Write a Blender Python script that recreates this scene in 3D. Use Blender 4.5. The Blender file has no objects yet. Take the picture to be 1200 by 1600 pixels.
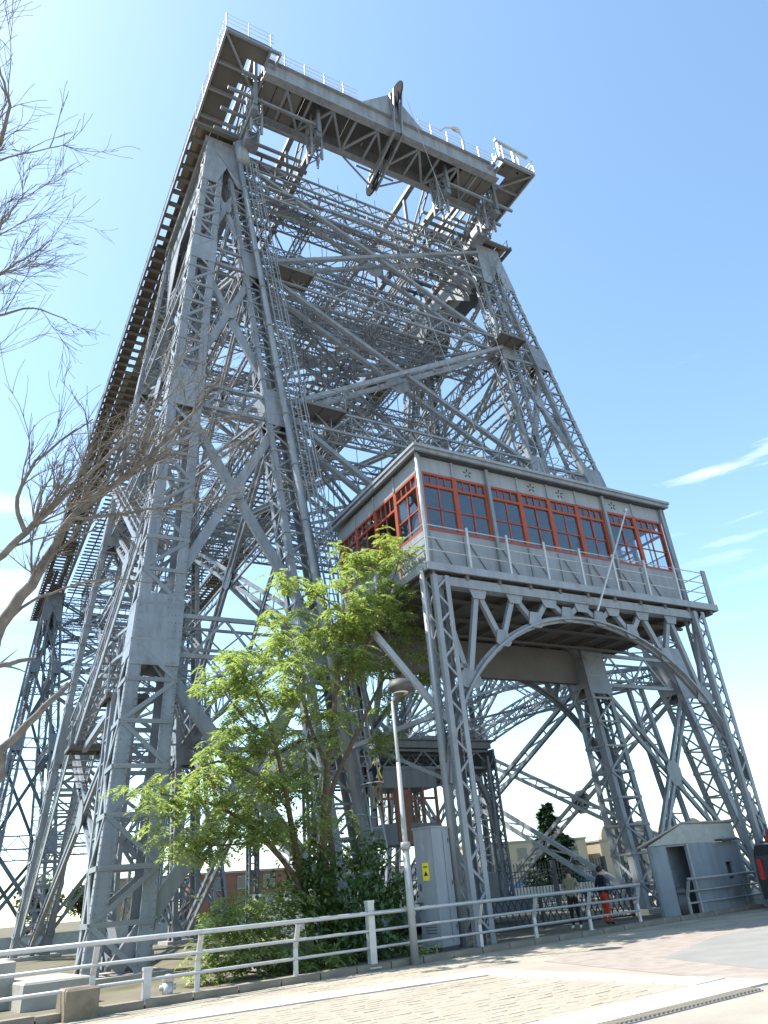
import bpy, math, random
from mathutils import Vector, Matrix, noise
random.seed(7)
V = Vector
S = bpy.context.scene
C = S.collection

# ------------------------------------------------------------------ camera
EYE = 1.6
PITCH, ROLL, YAW = math.radians(27.495), math.radians(-5.152), math.radians(30.962)
F_PX = 1139.4
fw = V((math.sin(YAW)*math.cos(PITCH), math.cos(YAW)*math.cos(PITCH), math.sin(PITCH)))
rt = V((math.cos(YAW), -math.sin(YAW), 0)); up = rt.cross(fw)
cr = rt*math.cos(ROLL) + up*math.sin(ROLL); cu = up*math.cos(ROLL) - rt*math.sin(ROLL)
cam = bpy.data.cameras.new('camera'); camo = bpy.data.objects.new('camera', cam); C.objects.link(camo)
M = Matrix((cr, cu, -fw)).transposed().to_4x4(); M.translation = V((0, 0, EYE)); camo.matrix_world = M
cam.sensor_fit = 'VERTICAL'; cam.sensor_height = 32; cam.sensor_width = 24
cam.lens = F_PX/1600*32; cam.clip_start = .1; cam.clip_end = 4000
S.camera = camo
# ------------------------------------------------------------------ sky and sun
TO_SUN = V((-.52, .38, 1.0)).normalized()
EL = math.asin(TO_SUN.z); AZ = math.atan2(TO_SUN.x, TO_SUN.y)
W = bpy.data.worlds.new('World'); S.world = W; W.use_nodes = True
nt = W.node_tree; nt.nodes.clear()
out = nt.nodes.new('ShaderNodeOutputWorld'); bg = nt.nodes.new('ShaderNodeBackground')
sky = nt.nodes.new('ShaderNodeTexSky'); sky.sky_type = 'NISHITA'; sky.sun_disc = False
sky.sun_elevation = EL; sky.sun_rotation = AZ; sky.altitude = 10; sky.air_density = 1.0; sky.dust_density = .6; sky.ozone_density = 1.2
bg.inputs['Strength'].default_value = .15
# thin cirrus: stretched noise on the view direction, only in a low band of the sky
tc = nt.nodes.new('ShaderNodeTexCoord'); mp = nt.nodes.new('ShaderNodeMapping')
mp.inputs['Scale'].default_value = (1.5, 1.5, 13.0); mp.inputs['Rotation'].default_value = (.16, -.22, .5)
n1 = nt.nodes.new('ShaderNodeTexNoise'); n1.inputs['Scale'].default_value = 2.1; n1.inputs['Detail'].default_value = 9; n1.inputs['Roughness'].default_value = .58
rmp = nt.nodes.new('ShaderNodeMapRange'); rmp.inputs['From Min'].default_value = .57; rmp.inputs['From Max'].default_value = .78
sep = nt.nodes.new('ShaderNodeSeparateXYZ')
band = nt.nodes.new('ShaderNodeMapRange'); band.inputs['From Min'].default_value = .62; band.inputs['From Max'].default_value = .30
mul = nt.nodes.new('ShaderNodeMath'); mul.operation = 'MULTIPLY'
mul2 = nt.nodes.new('ShaderNodeMath'); mul2.operation = 'MULTIPLY'; mul2.inputs[1].default_value = .5
mix = nt.nodes.new('ShaderNodeMix'); mix.data_type = 'RGBA'; mix.inputs['B'].default_value = (8.2, 8.6, 9.0, 1)
L = nt.links.new
L(tc.outputs['Generated'], mp.inputs['Vector']); L(mp.outputs['Vector'], n1.inputs['Vector']); L(n1.outputs['Fac'], rmp.inputs['Value'])
L(tc.outputs['Generated'], sep.inputs['Vector']); L(sep.outputs['Z'], band.inputs['Value'])
def patch(d, lo, hi):
    vm = nt.nodes.new('ShaderNodeVectorMath'); vm.operation = 'DOT_PRODUCT'; vm.inputs[1].default_value = d; nrm_ = nt.nodes.new('ShaderNodeVectorMath'); nrm_.operation = 'NORMALIZE'
    L(tc.outputs['Generated'], nrm_.inputs[0]); L(nrm_.outputs['Vector'], vm.inputs[0]); r_ = nt.nodes.new('ShaderNodeMapRange'); r_.inputs['From Min'].default_value = lo; r_.inputs['From Max'].default_value = hi; L(vm.outputs['Value'], r_.inputs['Value']); return r_.outputs['Result']
def skydir(x, y): return tuple((fw+cr*((x-600)/F_PX)-cu*((y-800)/F_PX)).normalized())
mxa = nt.nodes.new('ShaderNodeMath'); mxa.operation = 'MAXIMUM'; L(patch(skydir(1150,680), .984, 1.0), mxa.inputs[0]); L(patch(skydir(-10,870), .996, 1.0), mxa.inputs[1])
mxb = nt.nodes.new('ShaderNodeMath'); mxb.operation = 'MULTIPLY_ADD'; mxb.inputs[1].default_value = .15; L(band.outputs['Result'], mxb.inputs[0]); L(mxa.outputs[0], mxb.inputs[2])
L(rmp.outputs['Result'], mul.inputs[0]); L(mxb.outputs[0], mul.inputs[1]); L(mul.outputs[0], mul2.inputs[0])
tn = nt.nodes.new('ShaderNodeMix'); tn.data_type = 'RGBA'; tn.blend_type = 'MULTIPLY'; tn.inputs['Factor'].default_value = 1; tn.inputs['B'].default_value = (1.08, 1.17, 1.10, 1)
L(sky.outputs['Color'], tn.inputs['A']); L(tn.outputs['Result'], mix.inputs['A']); L(mul2.outputs[0], mix.inputs['Factor']); L(mix.outputs['Result'], bg.inputs['Color']); L(bg.outputs['Background'], out.inputs['Surface'])
sun = bpy.data.lights.new('sun', 'SUN'); sun.energy = 5.0; sun.angle = math.radians(.5); sun.color = (1, .955, .88)
suno = bpy.data.objects.new('sun', sun); C.objects.link(suno); suno.rotation_euler = TO_SUN.to_track_quat('Z', 'Y').to_euler(); suno.location = (-30, 30, 80)
S.view_settings.view_transform = 'Standard'; S.view_settings.look = 'None'; S.view_settings.gamma = 1; S.view_settings.use_curve_mapping = False
S.view_settings.exposure = 1.08

# ------------------------------------------------------------------ materials
MATS = {}
def mat(name, col, rough=.6, var=.12, scale=3.0, bump=0.0, bscale=30, metal=0.0, spec=.4, tint=None, tscale=.6, tlo=.55, thi=.75, coord='Object', orand=0.0, streak=0.0):
    if name in MATS: return MATS[name]
    m = bpy.data.materials.new(name); m.use_nodes = True; n = m.node_tree; b = n.nodes['Principled BSDF']
    b.inputs['Roughness'].default_value = rough; b.inputs['Metallic'].default_value = metal; b.inputs['Specular IOR Level'].default_value = spec
    t = n.nodes.new('ShaderNodeTexCoord'); no = n.nodes.new('ShaderNodeTexNoise'); no.inputs['Scale'].default_value = scale; no.inputs['Detail'].default_value = 6
    mr = n.nodes.new('ShaderNodeMapRange'); mr.inputs['To Min'].default_value = 1-var; mr.inputs['To Max'].default_value = 1+var
    mr.inputs['From Min'].default_value = .3; mr.inputs['From Max'].default_value = .7
    hs = n.nodes.new('ShaderNodeMix'); hs.data_type = 'RGBA'; hs.blend_type = 'MULTIPLY'; hs.inputs['Factor'].default_value = 1
    hs.inputs['A'].default_value = (*col, 1)
    n.links.new(t.outputs[coord], no.inputs['Vector']); n.links.new(no.outputs['Fac'], mr.inputs['Value'])
    n.links.new(mr.outputs['Result'], hs.inputs['B']); last = hs.outputs['Result']
    if tint:
        n2 = n.nodes.new('ShaderNodeTexNoise'); n2.inputs['Scale'].default_value = tscale; n2.inputs['Detail'].default_value = 9; n2.inputs['Roughness'].default_value = .65
        r2 = n.nodes.new('ShaderNodeMapRange'); r2.inputs['From Min'].default_value = tlo; r2.inputs['From Max'].default_value = thi
        mx = n.nodes.new('ShaderNodeMix'); mx.data_type = 'RGBA'; mx.inputs['B'].default_value = (*tint, 1)
        n.links.new(t.outputs[coord], n2.inputs['Vector']); n.links.new(n2.outputs['Fac'], r2.inputs['Value']); n.links.new(r2.outputs['Result'], mx.inputs['Factor'])
        n.links.new(last, mx.inputs['A']); last = mx.outputs['Result']
    if streak:
        mpn = n.nodes.new('ShaderNodeMapping'); mpn.inputs['Scale'].default_value = (2.6, 2.6, .22); ns = n.nodes.new('ShaderNodeTexNoise'); ns.inputs['Scale'].default_value = 1.6; ns.inputs['Detail'].default_value = 7
        rs = n.nodes.new('ShaderNodeMapRange'); rs.inputs['From Min'].default_value = .42; rs.inputs['From Max'].default_value = .72; rs.inputs['To Min'].default_value = 1.06; rs.inputs['To Max'].default_value = 1-streak
        m3 = n.nodes.new('ShaderNodeMix'); m3.data_type = 'RGBA'; m3.blend_type = 'MULTIPLY'; m3.inputs['Factor'].default_value = 1
        n.links.new(t.outputs[coord], mpn.inputs['Vector']); n.links.new(mpn.outputs['Vector'], ns.inputs['Vector']); n.links.new(ns.outputs['Fac'], rs.inputs['Value']); n.links.new(last, m3.inputs['A']); n.links.new(rs.outputs['Result'], m3.inputs['B']); last = m3.outputs['Result']
    if orand:
        oi = n.nodes.new('ShaderNodeObjectInfo'); ro = n.nodes.new('ShaderNodeMapRange'); ro.inputs['To Min'].default_value = 1-orand; ro.inputs['To Max'].default_value = 1+orand
        m4 = n.nodes.new('ShaderNodeMix'); m4.data_type = 'RGBA'; m4.blend_type = 'MULTIPLY'; m4.inputs['Factor'].default_value = 1
        n.links.new(oi.outputs['Random'], ro.inputs['Value']); n.links.new(last, m4.inputs['A']); n.links.new(ro.outputs['Result'], m4.inputs['B']); last = m4.outputs['Result']
    n.links.new(last, b.inputs['Base Color'])
    if bump:
        n3 = n.nodes.new('ShaderNodeTexNoise'); n3.inputs['Scale'].default_value = bscale; n3.inputs['Detail'].default_value = 5
        bp = n.nodes.new('ShaderNodeBump'); bp.inputs['Strength'].default_value = bump; bp.inputs['Distance'].default_value = .02
        n.links.new(t.outputs[coord], n3.inputs['Vector']); n.links.new(n3.outputs['Fac'], bp.inputs['Height']); n.links.new(bp.outputs['Normal'], b.inputs['Normal'])
    MATS[name] = m; return m
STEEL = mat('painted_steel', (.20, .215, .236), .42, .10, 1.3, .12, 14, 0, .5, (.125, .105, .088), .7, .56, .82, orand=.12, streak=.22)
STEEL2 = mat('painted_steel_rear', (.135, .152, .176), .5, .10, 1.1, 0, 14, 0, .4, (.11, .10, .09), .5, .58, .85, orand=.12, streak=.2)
STEELD = mat('dark_steel', (.05, .055, .065), .5, .2, 4)
RUSTY_SHADED = mat('weathered_shaded_steel', (.125, .122, .116), .6, .12, 1.0, 0, 14, 0, .3, (.13, .11, .085), .8, .5, .8, orand=.1)  # weathered decks; also shade put into the colour of the house's beam and floor
GALV = mat('galvanised_rail', (.43, .435, .44), .36, .10, 5, 0, 1, .3, .5, (.26, .225, .19), 2.2, .62, .78)
ORANGE = mat('orange_paint', (.30, .058, .024), .5, .14, 4, .1, 40, 0, .4, (.19, .036, .014), 2, .55, .8)
PANEL = mat('grey_wall_paint', (.24, .26, .287), .5, .06, 1.5, .05, 8, 0, .4, (.17, .16, .15), .8, .6, .85, streak=.14)
WHITEST = mat('white_stone', (.42, .405, .37), .8, .08, 3, .2, 30, 0, .2)
KERB = mat('kerb_stone', (.215, .19, .155), .85, .18, 2.5, .4, 25, 0, .2)
CONC = mat('concrete', (.33, .315, .28), .85, .12, 1.2, .35, 18, 0, .2, (.20, .18, .145), .9, .5, .8)
OLDCONC = mat('weathered_concrete', (.22, .18, .13), .9, .2, 3, .5, 20, 0, .2, (.11, .085, .055), 2, .5, .75)
WOODB = mat('brown_timber', (.075, .052, .037), .8, .3, 3)
WOODT = mat('tan_timber', (.18, .15, .10), .8, .2, 3)
BARK = mat('grey_bark', (.165, .145, .128), .9, .3, 9, .8, 30, 0, .2)
BARK2 = mat('brown_bark', (.14, .095, .07), .9, .25, 9, .8, 30, 0, .2)
YEL = mat('yellow_sticker', (.78, .62, .03), .5, .03)
BLACK = mat('black_print', (.012, .012, .012), .6, .05)

def leafmat(name, c1, c2, trans=.35):
    m = bpy.data.materials.new(name); m.use_nodes = True; n = m.node_tree; n.nodes.clear()
    o = n.nodes.new('ShaderNodeOutputMaterial'); p = n.nodes.new('ShaderNodeBsdfPrincipled'); tr = n.nodes.new('ShaderNodeBsdfTranslucent'); ms = n.nodes.new('ShaderNodeMixShader')
    g = n.nodes.new('ShaderNodeNewGeometry'); mx = n.nodes.new('ShaderNodeMix'); mx.data_type = 'RGBA'
    mx.inputs['A'].default_value = (*c1, 1); mx.inputs['B'].default_value = (*c2, 1)
    n.links.new(g.outputs['Random Per Island'], mx.inputs['Factor']); n.links.new(mx.outputs['Result'], p.inputs['Base Color'])
    hm = n.nodes.new('ShaderNodeMix'); hm.data_type = 'RGBA'; hm.blend_type = 'MULTIPLY'; hm.inputs['Factor'].default_value = 1; hm.inputs['B'].default_value = (1.3, 1.5, .75, 1)
    n.links.new(mx.outputs['Result'], hm.inputs['A']); n.links.new(hm.outputs['Result'], tr.inputs['Color'])
    p.inputs['Roughness'].default_value = .42; ms.inputs['Fac'].default_value = trans
    n.links.new(p.outputs['BSDF'], ms.inputs[1]); n.links.new(tr.outputs['BSDF'], ms.inputs[2]); n.links.new(ms.outputs['Shader'], o.inputs['Surface'])
    return m
LEAF = leafmat('fresh_leaf', (.18, .215, .082), (.33, .375, .16), .5)
LEAFD = leafmat('dark_leaf', (.045, .085, .024), (.09, .15, .04), .3)
LEAFY = leafmat('yellowing_leaf', (.22, .15, .03), (.26, .20, .05), .4)
NEEDLE = leafmat('conifer_needle', (.012, .032, .014), (.03, .06, .025), .1)
FARLEAF = leafmat('far_leaf', (.035, .065, .02), (.08, .12, .035), .25)

def glassmat(name, tint, fac, rough=.03):
    m = bpy.data.materials.new(name); m.use_nodes = True; n = m.node_tree; n.nodes.clear()
    o = n.nodes.new('ShaderNodeOutputMaterial'); gl = n.nodes.new('ShaderNodeBsdfGlossy'); tr = n.nodes.new('ShaderNodeBsdfTransparent'); ms = n.nodes.new('ShaderNodeMixShader'); fr = n.nodes.new('ShaderNodeFresnel')
    ad = n.nodes.new('ShaderNodeMath'); ad.operation = 'ADD'; ad.inputs[0].default_value = .06; ad.inputs[1].default_value = fac
    gl.inputs['Roughness'].default_value = rough; gl.inputs['Color'].default_value = (.9, .95, 1, 1); tr.inputs['Color'].default_value = (*tint, 1); fr.inputs['IOR'].default_value = 1.5
    n.links.new(ad.outputs[0], ms.inputs['Fac']); n.links.new(tr.outputs['BSDF'], ms.inputs[1]); n.links.new(gl.outputs['BSDF'], ms.inputs[2]); n.links.new(ms.outputs['Shader'], o.inputs['Surface'])
    return m
GLASS = glassmat('window_glass', (.90, .93, .95), .03)

# ------------------------------------------------------------------ helpers
class MB:
    def __init__(s): s.v = []; s.f = []; s.mi = []; s.cur = 0
    def quad8(s, P):
        b = len(s.v); s.v += [tuple(p) for p in P]
        for q in ((0,3,2,1),(4,5,6,7),(0,1,5,4),(1,2,6,5),(2,3,7,6),(3,0,4,7)): s.f.append(tuple(b+i for i in q)); s.mi.append(s.cur)
        return s
    def bar(s, p, q, w, h, u=(0,0,1), w2=None, h2=None):
        p = V(p); q = V(q); d = (q-p)
        if d.length < 1e-6: return s
        d.normalize(); u = V(u)
        if abs(d.dot(u)) > .98: u = V((0,1,0)) if abs(d.y) < .9 else V((1,0,0))
        x = d.cross(u).normalized(); y = x.cross(d).normalized()
        w2 = w if w2 is None else w2; h2 = h if h2 is None else h2
        P = [p+x*a*w/2+y*b*h/2 for a,b in ((-1,-1),(1,-1),(1,1),(-1,1))] + [q+x*a*w2/2+y*b*h2/2 for a,b in ((-1,-1),(1,-1),(1,1),(-1,1))]
        return s.quad8(P)
    def box(s, a, b):
        x0,y0,z0 = a; x1,y1,z1 = b
        return s.quad8([(x0,y0,z0),(x1,y0,z0),(x1,y1,z0),(x0,y1,z0),(x0,y0,z1),(x1,y0,z1),(x1,y1,z1),(x0,y1,z1)])
    def plate(s, pts, n, t):
        """flat polygon pts (in order) thickened by t along n"""
        n = V(n).normalized()*t/2; k = len(pts); b = len(s.v)
        s.v += [tuple(V(p)-n) for p in pts] + [tuple(V(p)+n) for p in pts]
        s.f.append(tuple(b+i for i in range(k))[::-1]); s.f.append(tuple(b+k+i for i in range(k))); s.mi += [s.cur]*2
        for i in range(k): j = (i+1) % k; s.f.append((b+i, b+j, b+k+j, b+k+i)); s.mi.append(s.cur)
        return s
    def tube(s, pts, r, n=8, cap=True):
        pts = [V(p) for p in pts]; R = r if isinstance(r, (list, tuple)) else [r]*len(pts); b = len(s.v); prev = None
        for i, p in enumerate(pts):
            d = (pts[min(i+1, len(pts)-1)] - pts[max(i-1, 0)]).normalized()
            if prev is None:
                a = V((0,0,1)) if abs(d.z) < .9 else V((1,0,0)); x = d.cross(a).normalized()
            else: x = (prev - d*prev.dot(d)).normalized()
            prev = x; y = d.cross(x)
            for k in range(n):
                t = 2*math.pi*k/n; s.v.append(tuple(p + (x*math.cos(t)+y*math.sin(t))*R[i]))
        for i in range(len(pts)-1):
            for k in range(n):
                k2 = (k+1) % n; s.f.append((b+i*n+k, b+i*n+k2, b+(i+1)*n+k2, b+(i+1)*n+k)); s.mi.append(s.cur)
        if cap:
            s.f.append(tuple(b+k for k in range(n))[::-1]); s.f.append(tuple(b+(len(pts)-1)*n+k for k in range(n))); s.mi += [s.cur]*2
        return s
    def ring(s, c, r, tr, axis, a0=0, a1=2*math.pi, seg=24, n=6):
        axis = V(axis).normalized(); x = axis.orthogonal().normalized(); y = axis.cross(x)
        return s.tube([V(c)+(x*math.cos(a0+(a1-a0)*i/seg)+y*math.sin(a0+(a1-a0)*i/seg))*r for i in range(seg+1)], tr, n)
    def disc(s, c, r, t, axis, seg=24):
        axis = V(axis).normalized(); x = axis.orthogonal().normalized(); y = axis.cross(x)
        return s.plate([V(c)+(x*math.cos(2*math.pi*i/seg)+y*math.sin(2*math.pi*i/seg))*r for i in range(seg)], axis, t)
    def ball(s, c, r, n=10, m=7, sc=(1,1,1)):
        c = V(c); b = len(s.v)
        for i in range(m+1):
            ph = math.pi*i/m
            for k in range(n):
                t = 2*math.pi*k/n; s.v.append((c.x+r*sc[0]*math.sin(ph)*math.cos(t), c.y+r*sc[1]*math.sin(ph)*math.sin(t), c.z+r*sc[2]*math.cos(ph)))
        for i in range(m):
            for k in range(n): k2 = (k+1) % n; s.f.append((b+i*n+k, b+(i+1)*n+k, b+(i+1)*n+k2, b+i*n+k2)); s.mi.append(s.cur)
        return s
    def lattice(s, p, q, w, h, ch=.12, lc=.06, pitch=1.0, u=(0,0,1), sides=(1,1,1,1)):
        """box girder of four angle chords with zig-zag lacing"""
        p = V(p); q = V(q); d = q-p; Ln = d.length; d.normalize(); u = V(u)
        if abs(d.dot(u)) > .98: u = V((0,1,0))
        x = d.cross(u).normalized(); y = x.cross(d).normalized()
        c = [x*a*w/2+y*b*h/2 for a,b in ((-1,-1),(1,-1),(1,1),(-1,1))]
        for o in c: s.bar(p+o, q+o, ch, ch, u)
        n = max(2, round(Ln/pitch))
        for k in range(4):
            if not sides[k]: continue
            a, b = c[k], c[(k+1) % 4]
            for i in range(n):
                p0 = p+d*(Ln*i/n); p1 = p+d*(Ln*(i+1)/n)
                if i % 2: a2, b2 = b, a
                else: a2, b2 = a, b
                s.bar(p0+a2, p1+b2, lc, lc*.5, (b-a).cross(d))
                if i: s.bar(p0+a, p0+b, lc, lc*.5, d)
        return s
    def twin(s, p, q, gap, w, h, axis, lc=.07, pitch=1.3):
        """two parallel bars 'gap' apart along axis, laced together"""
        p = V(p); q = V(q); g = V(axis).normalized()*gap/2; n = max(2, round((q-p).length/pitch)); nn = (q-p).cross(g)
        s.bar(p-g, q-g, w, h, nn); s.bar(p+g, q+g, w, h, nn)
        for i in range(n):
            a = p.lerp(q, i/n); b = p.lerp(q, (i+1)/n); sg = 1 if i % 2 else -1
            s.bar(a-g*sg, b+g*sg, lc, lc*.5, nn)
        return s
    def build(s, name, m, parent=None, smooth=False, kind=None):
        me = bpy.data.meshes.new(name); me.from_pydata(s.v, [], s.f)
        ms = m if isinstance(m, (list, tuple)) else [m]
        for k in ms: me.materials.append(k)
        if len(ms) > 1: me.polygons.foreach_set('material_index', s.mi)
        if smooth: me.polygons.foreach_set('use_smooth', [True]*len(me.polygons))
        me.update()
        o = bpy.data.objects.new(name, me); C.objects.link(o)
        if parent: o.parent = parent
        if kind: o['kind'] = kind
        return o
def tag(o, label, cat, group=None):
    o['label'] = label; o['category'] = cat
    if group: o['group'] = group
    return o
def thing(name, label, cat, loc=(0,0,0), rz=0, group=None):
    o = bpy.data.objects.new(name, None); C.objects.link(o); o.location = loc; o.rotation_euler = (0,0,rz); o.empty_display_size = .3
    return tag(o, label, cat, group)
_u = MB().box((-.5,-.5,0),(.5,.5,1))
UNIT = {}
def piece(name, p, q, w, h, m, parent, u=(0,0,1)):
    """one bar as its own object; alike bars share one unit mesh"""
    key = (name, m.name)
    if key not in UNIT:
        me = bpy.data.meshes.new(name); me.from_pydata(_u.v, [], _u.f); me.materials.append(m); UNIT[key] = me
    o = bpy.data.objects.new(name, UNIT[key]); C.objects.link(o); o.parent = parent
    p = V(p); q = V(q); d = q-p; Ln = d.length; d.normalize(); u = V(u)
    if abs(d.dot(u)) > .98: u = V((0,1,0)) if abs(d.y) < .9 else V((1,0,0))
    x = d.cross(u).normalized(); y = d.cross(x).normalized()
    mm = Matrix((x*w, y*h, d*Ln)).transposed().to_4x4(); mm.translation = p
    o.matrix_local = mm
    return o
def struct(name, mb, m, parent=None):
    o = mb.build(name, m, parent)
    if parent is None: o['kind'] = 'structure'
    return o
def lerp(a, b, t): return a+(b-a)*t
# ------------------------------------------------------------------ ground, river, kerb
def railY(x): return 16.75 + .135*x
ROAD = mat('pale_pavement', (.30, .272, .228), .9, .14, .8, .3, 12, 0, .2, (.275, .245, .20), .5, .45, .75)
ASPH = mat('grey_asphalt', (.22, .217, .203), .9, .10, 1.2, .3, 40, 0, .2, (.21, .20, .185), .35, .5, .7)
REDST = mat('red_paving', (.275, .236, .205), .9, .16, 3, .2, 30, 0, .2)
COB = mat('tan_cobble', (.31, .27, .212), .85, .2, .8, .4, 25, 0, .25, (.36, .325, .265), .9, .5, .7)
EARTH = mat('bank_ground', (.15, .135, .10), .95, .25, .6, .6, 10, 0, .1, (.075, .085, .035), .4, .5, .7)
def sheet(name, pts, z, m, parent=None):
    b = MB(); b.v = [(x, y, z) for x, y in pts]; b.f = [tuple(range(len(pts)))]; b.mi = [0]
    return struct(name, b, m, parent)
street = sheet('street', [(-700,-500),(700,-500),(700,railY(700)),(-700,railY(-700))], 0, ROAD)
bank = MB()
bank.v = [(-300,railY(-300)+.2,.06),(200,railY(200)+.2,.06),(200,48,.06),(-300,48,.06),(-300,48,-4),(200,48,-4)]; bank.f = [(0,1,2,3),(3,2,5,4)]; bank.mi = [0,0]
struct('quay_ground', bank, EARTH)
wm = bpy.data.materials.new('river_water'); wm.use_nodes = True; wn = wm.node_tree; wb = wn.nodes['Principled BSDF']
wb.inputs['Base Color'].default_value = (.045, .05, .04, 1); wb.inputs['Roughness'].default_value = .12; wb.inputs['Specular IOR Level'].default_value = .8
wt = wn.nodes.new('ShaderNodeTexCoord'); wmap = wn.nodes.new('ShaderNodeMapping'); wmap.inputs['Scale'].default_value = (1, .45, 1)
wno = wn.nodes.new('ShaderNodeTexNoise'); wno.inputs['Scale'].default_value = 2.2; wno.inputs['Detail'].default_value = 4; wbp = wn.nodes.new('ShaderNodeBump'); wbp.inputs['Strength'].default_value = .5; wbp.inputs['Distance'].default_value = .15
wn.links.new(wt.outputs['Object'], wmap.inputs[0]); wn.links.new(wmap.outputs[0], wno.inputs['Vector']); wn.links.new(wno.outputs['Fac'], wbp.inputs['Height']); wn.links.new(wbp.outputs['Normal'], wb.inputs['Normal'])
sheet('river', [(-700,-60),(700,-60),(700,103.2),(-700,103.2)], -1.7, wm)
fb = MB(); fb.box((-700,103,-4),(700,104,.55)); struct('far_quay_wall', fb, CONC)
sheet('far_ground', [(-1500,104),(1500,104),(1500,2600),(-1500,2600)], .3, EARTH)
# kerb: one stone after another along the railing
kerb = MB(); kerb.bar((-300, railY(-300)+.05, .0), (200, railY(200)+.05, .0), .30, .10); kerb = struct('kerb', kerb, KERB)
ku = V((1, .135, 0)).normalized()
for i in range(34):
    x0 = -3+i*.985
    p = V((x0, railY(x0), .06)); q = p+ku*(.96+random.uniform(-.015, .01)); dz = random.uniform(-.008, .008)
    piece('kerb_stone', p+V((0,0,dz)), q+V((0,0,dz+random.uniform(-.006,.006))), .36+random.uniform(-.015,.015), .16, KERB, kerb)
# paving: white border slabs, red strip, asphalt, cobbles
sheet('asphalt_patch', [(11.9,3),(40,3),(40,15.5),(26,15.6),(17,14.4),(13.0,12.4),(12.1,9.5)], .006, ASPH)
sheet('red_paving_band', [(10.9,6),(12.0,6),(12.2,9.4),(13.1,12.3),(17,14.3),(26,15.5),(26,17.3),(16,15.9),(11.9,14.8),(11.0,10)], .004, REDST)
A = [V((-6,15.7,0)), V((10.1,14.35,0)), V((10.55,8.75,0)), V((-6,7.6,0))]
slab_par = street
def slabs(p, q, w, n):
    for i in range(n):
        a = p.lerp(q, i/n); b = p.lerp(q, (i+1)/n); g = (b-a).normalized()*.006
        dz = random.uniform(-.003, .003)
        piece('paving_slab', a+g+V((0,0,.008+dz)), b-g+V((0,0,.008+dz)), w, .03, WHITEST, street)
slabs(A[0], A[1]+V((.42,0,0)), .95, 17); slabs(A[1]-V((0,.45,0)), A[2]+V((0,.45,0)), .72, 6); slabs(A[2]+V((.36,0,0)), A[3], .80, 17)
# drain channel along the lower border
dr = thing('drain_grate', 'narrow slotted drain channel beside white paving border', 'drain', (9.0, 8.0, .004))
d0 = V((1.15, .14, 0)); d1 = V((-9, -.56, 0))
MB().bar(d0, d1, .26, .02).build('channel', STEEL, dr)
nb = 120
for i in range(nb):
    a = d0.lerp(d1, (i+.5)/nb); piece('slat', a+V((0,-.11,.022)), a+V((0,.11,.022)), .035, .02, KERB, dr)
# cobbles
import itertools
stones = []
def inside(x, y):
    if x < -.5 or y > railY(x)-.25: return False
    ytop = 15.2 + (x+.0)*(-.084)
    if x < 9.7 and 8.9+.07*(x-10) < y < ytop-.55+.0: return True
    if y > ytop+.62 and x < 26 and y > 14.9+.135*(x-9)+.3: return True
    return False
y = 8.0
while y < 20:
    hgt = random.uniform(.19,.27); x = -.5+random.uniform(0,.3)
    while x < 26:
        w = random.uniform(.24, .42)
        if inside(x+w/2, y+hgt/2):
            # only what the view can reach
            stones.append((x, y, w, hgt))
        x += w+.014
    y += hgt+.014
def vis(st):
    x, y, w, h = st; d = V((x+w/2, y+h/2, 0))-V((0,0,EYE)); z = d.dot(fw)
    if z <= 0: return None
    px = 600+F_PX*d.dot(cr)/z; py = 800-F_PX*d.dot(cu)/z
    return (px, py, z)
seen = []; rest = []
for st in stones:
    p = vis(st)
    if p and -20 < p[0] < 1220 and p[1] < 1620: seen.append((p[2], st))
    elif p and -250 < p[0] < 1500 and p[1] < 2000: rest.append(st)
seen.sort()
COBU = []
for k in range(6):
    b = MB(); j = lambda: random.uniform(-.05, .05)
    b.quad8([(-.5+j()*.5,-.5+j()*.5,-1),(.5+j()*.5,-.5,-1),(.5,.5+j()*.5,-1),(-.5,.5,-1)] + [(-.45+j(),-.44+j(),0),(.45+j(),-.44+j(),0),(.45+j(),.44+j(),0),(-.45+j(),.44+j(),0)])
    me = bpy.data.meshes.new('cobblestone'); me.from_pydata(b.v, [], b.f); me.materials.append(COB); COBU.append((me, b))
for n, (zz, (x, y, w, h)) in enumerate(seen):
    if n < 300:
        o = bpy.data.objects.new('cobblestone', random.choice(COBU)[0]); C.objects.link(o); o.parent = street
        o.location = (x+w/2, y+h/2, .003+random.uniform(-.003,.004)); o.scale = (w, h, .04); o.rotation_euler = (random.uniform(-.02,.02), random.uniform(-.02,.02), random.uniform(-.07,.07))
    else: rest.append((x, y, w, h))
cm = MB()
for (x, y, w, h) in rest:
    b = random.choice(COBU)[1]; k = len(cm.v); dz = .003+random.uniform(-.003,.004)
    cm.v += [(x+w/2+vx*w, y+h/2+vy*h, dz+vz*.04) for vx,vy,vz in b.v]; cm.f += [tuple(k+i for i in f) for f in b.f]; cm.mi += [0]*6
o = cm.build('cobbles', COB, street, kind='stuff')
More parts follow.
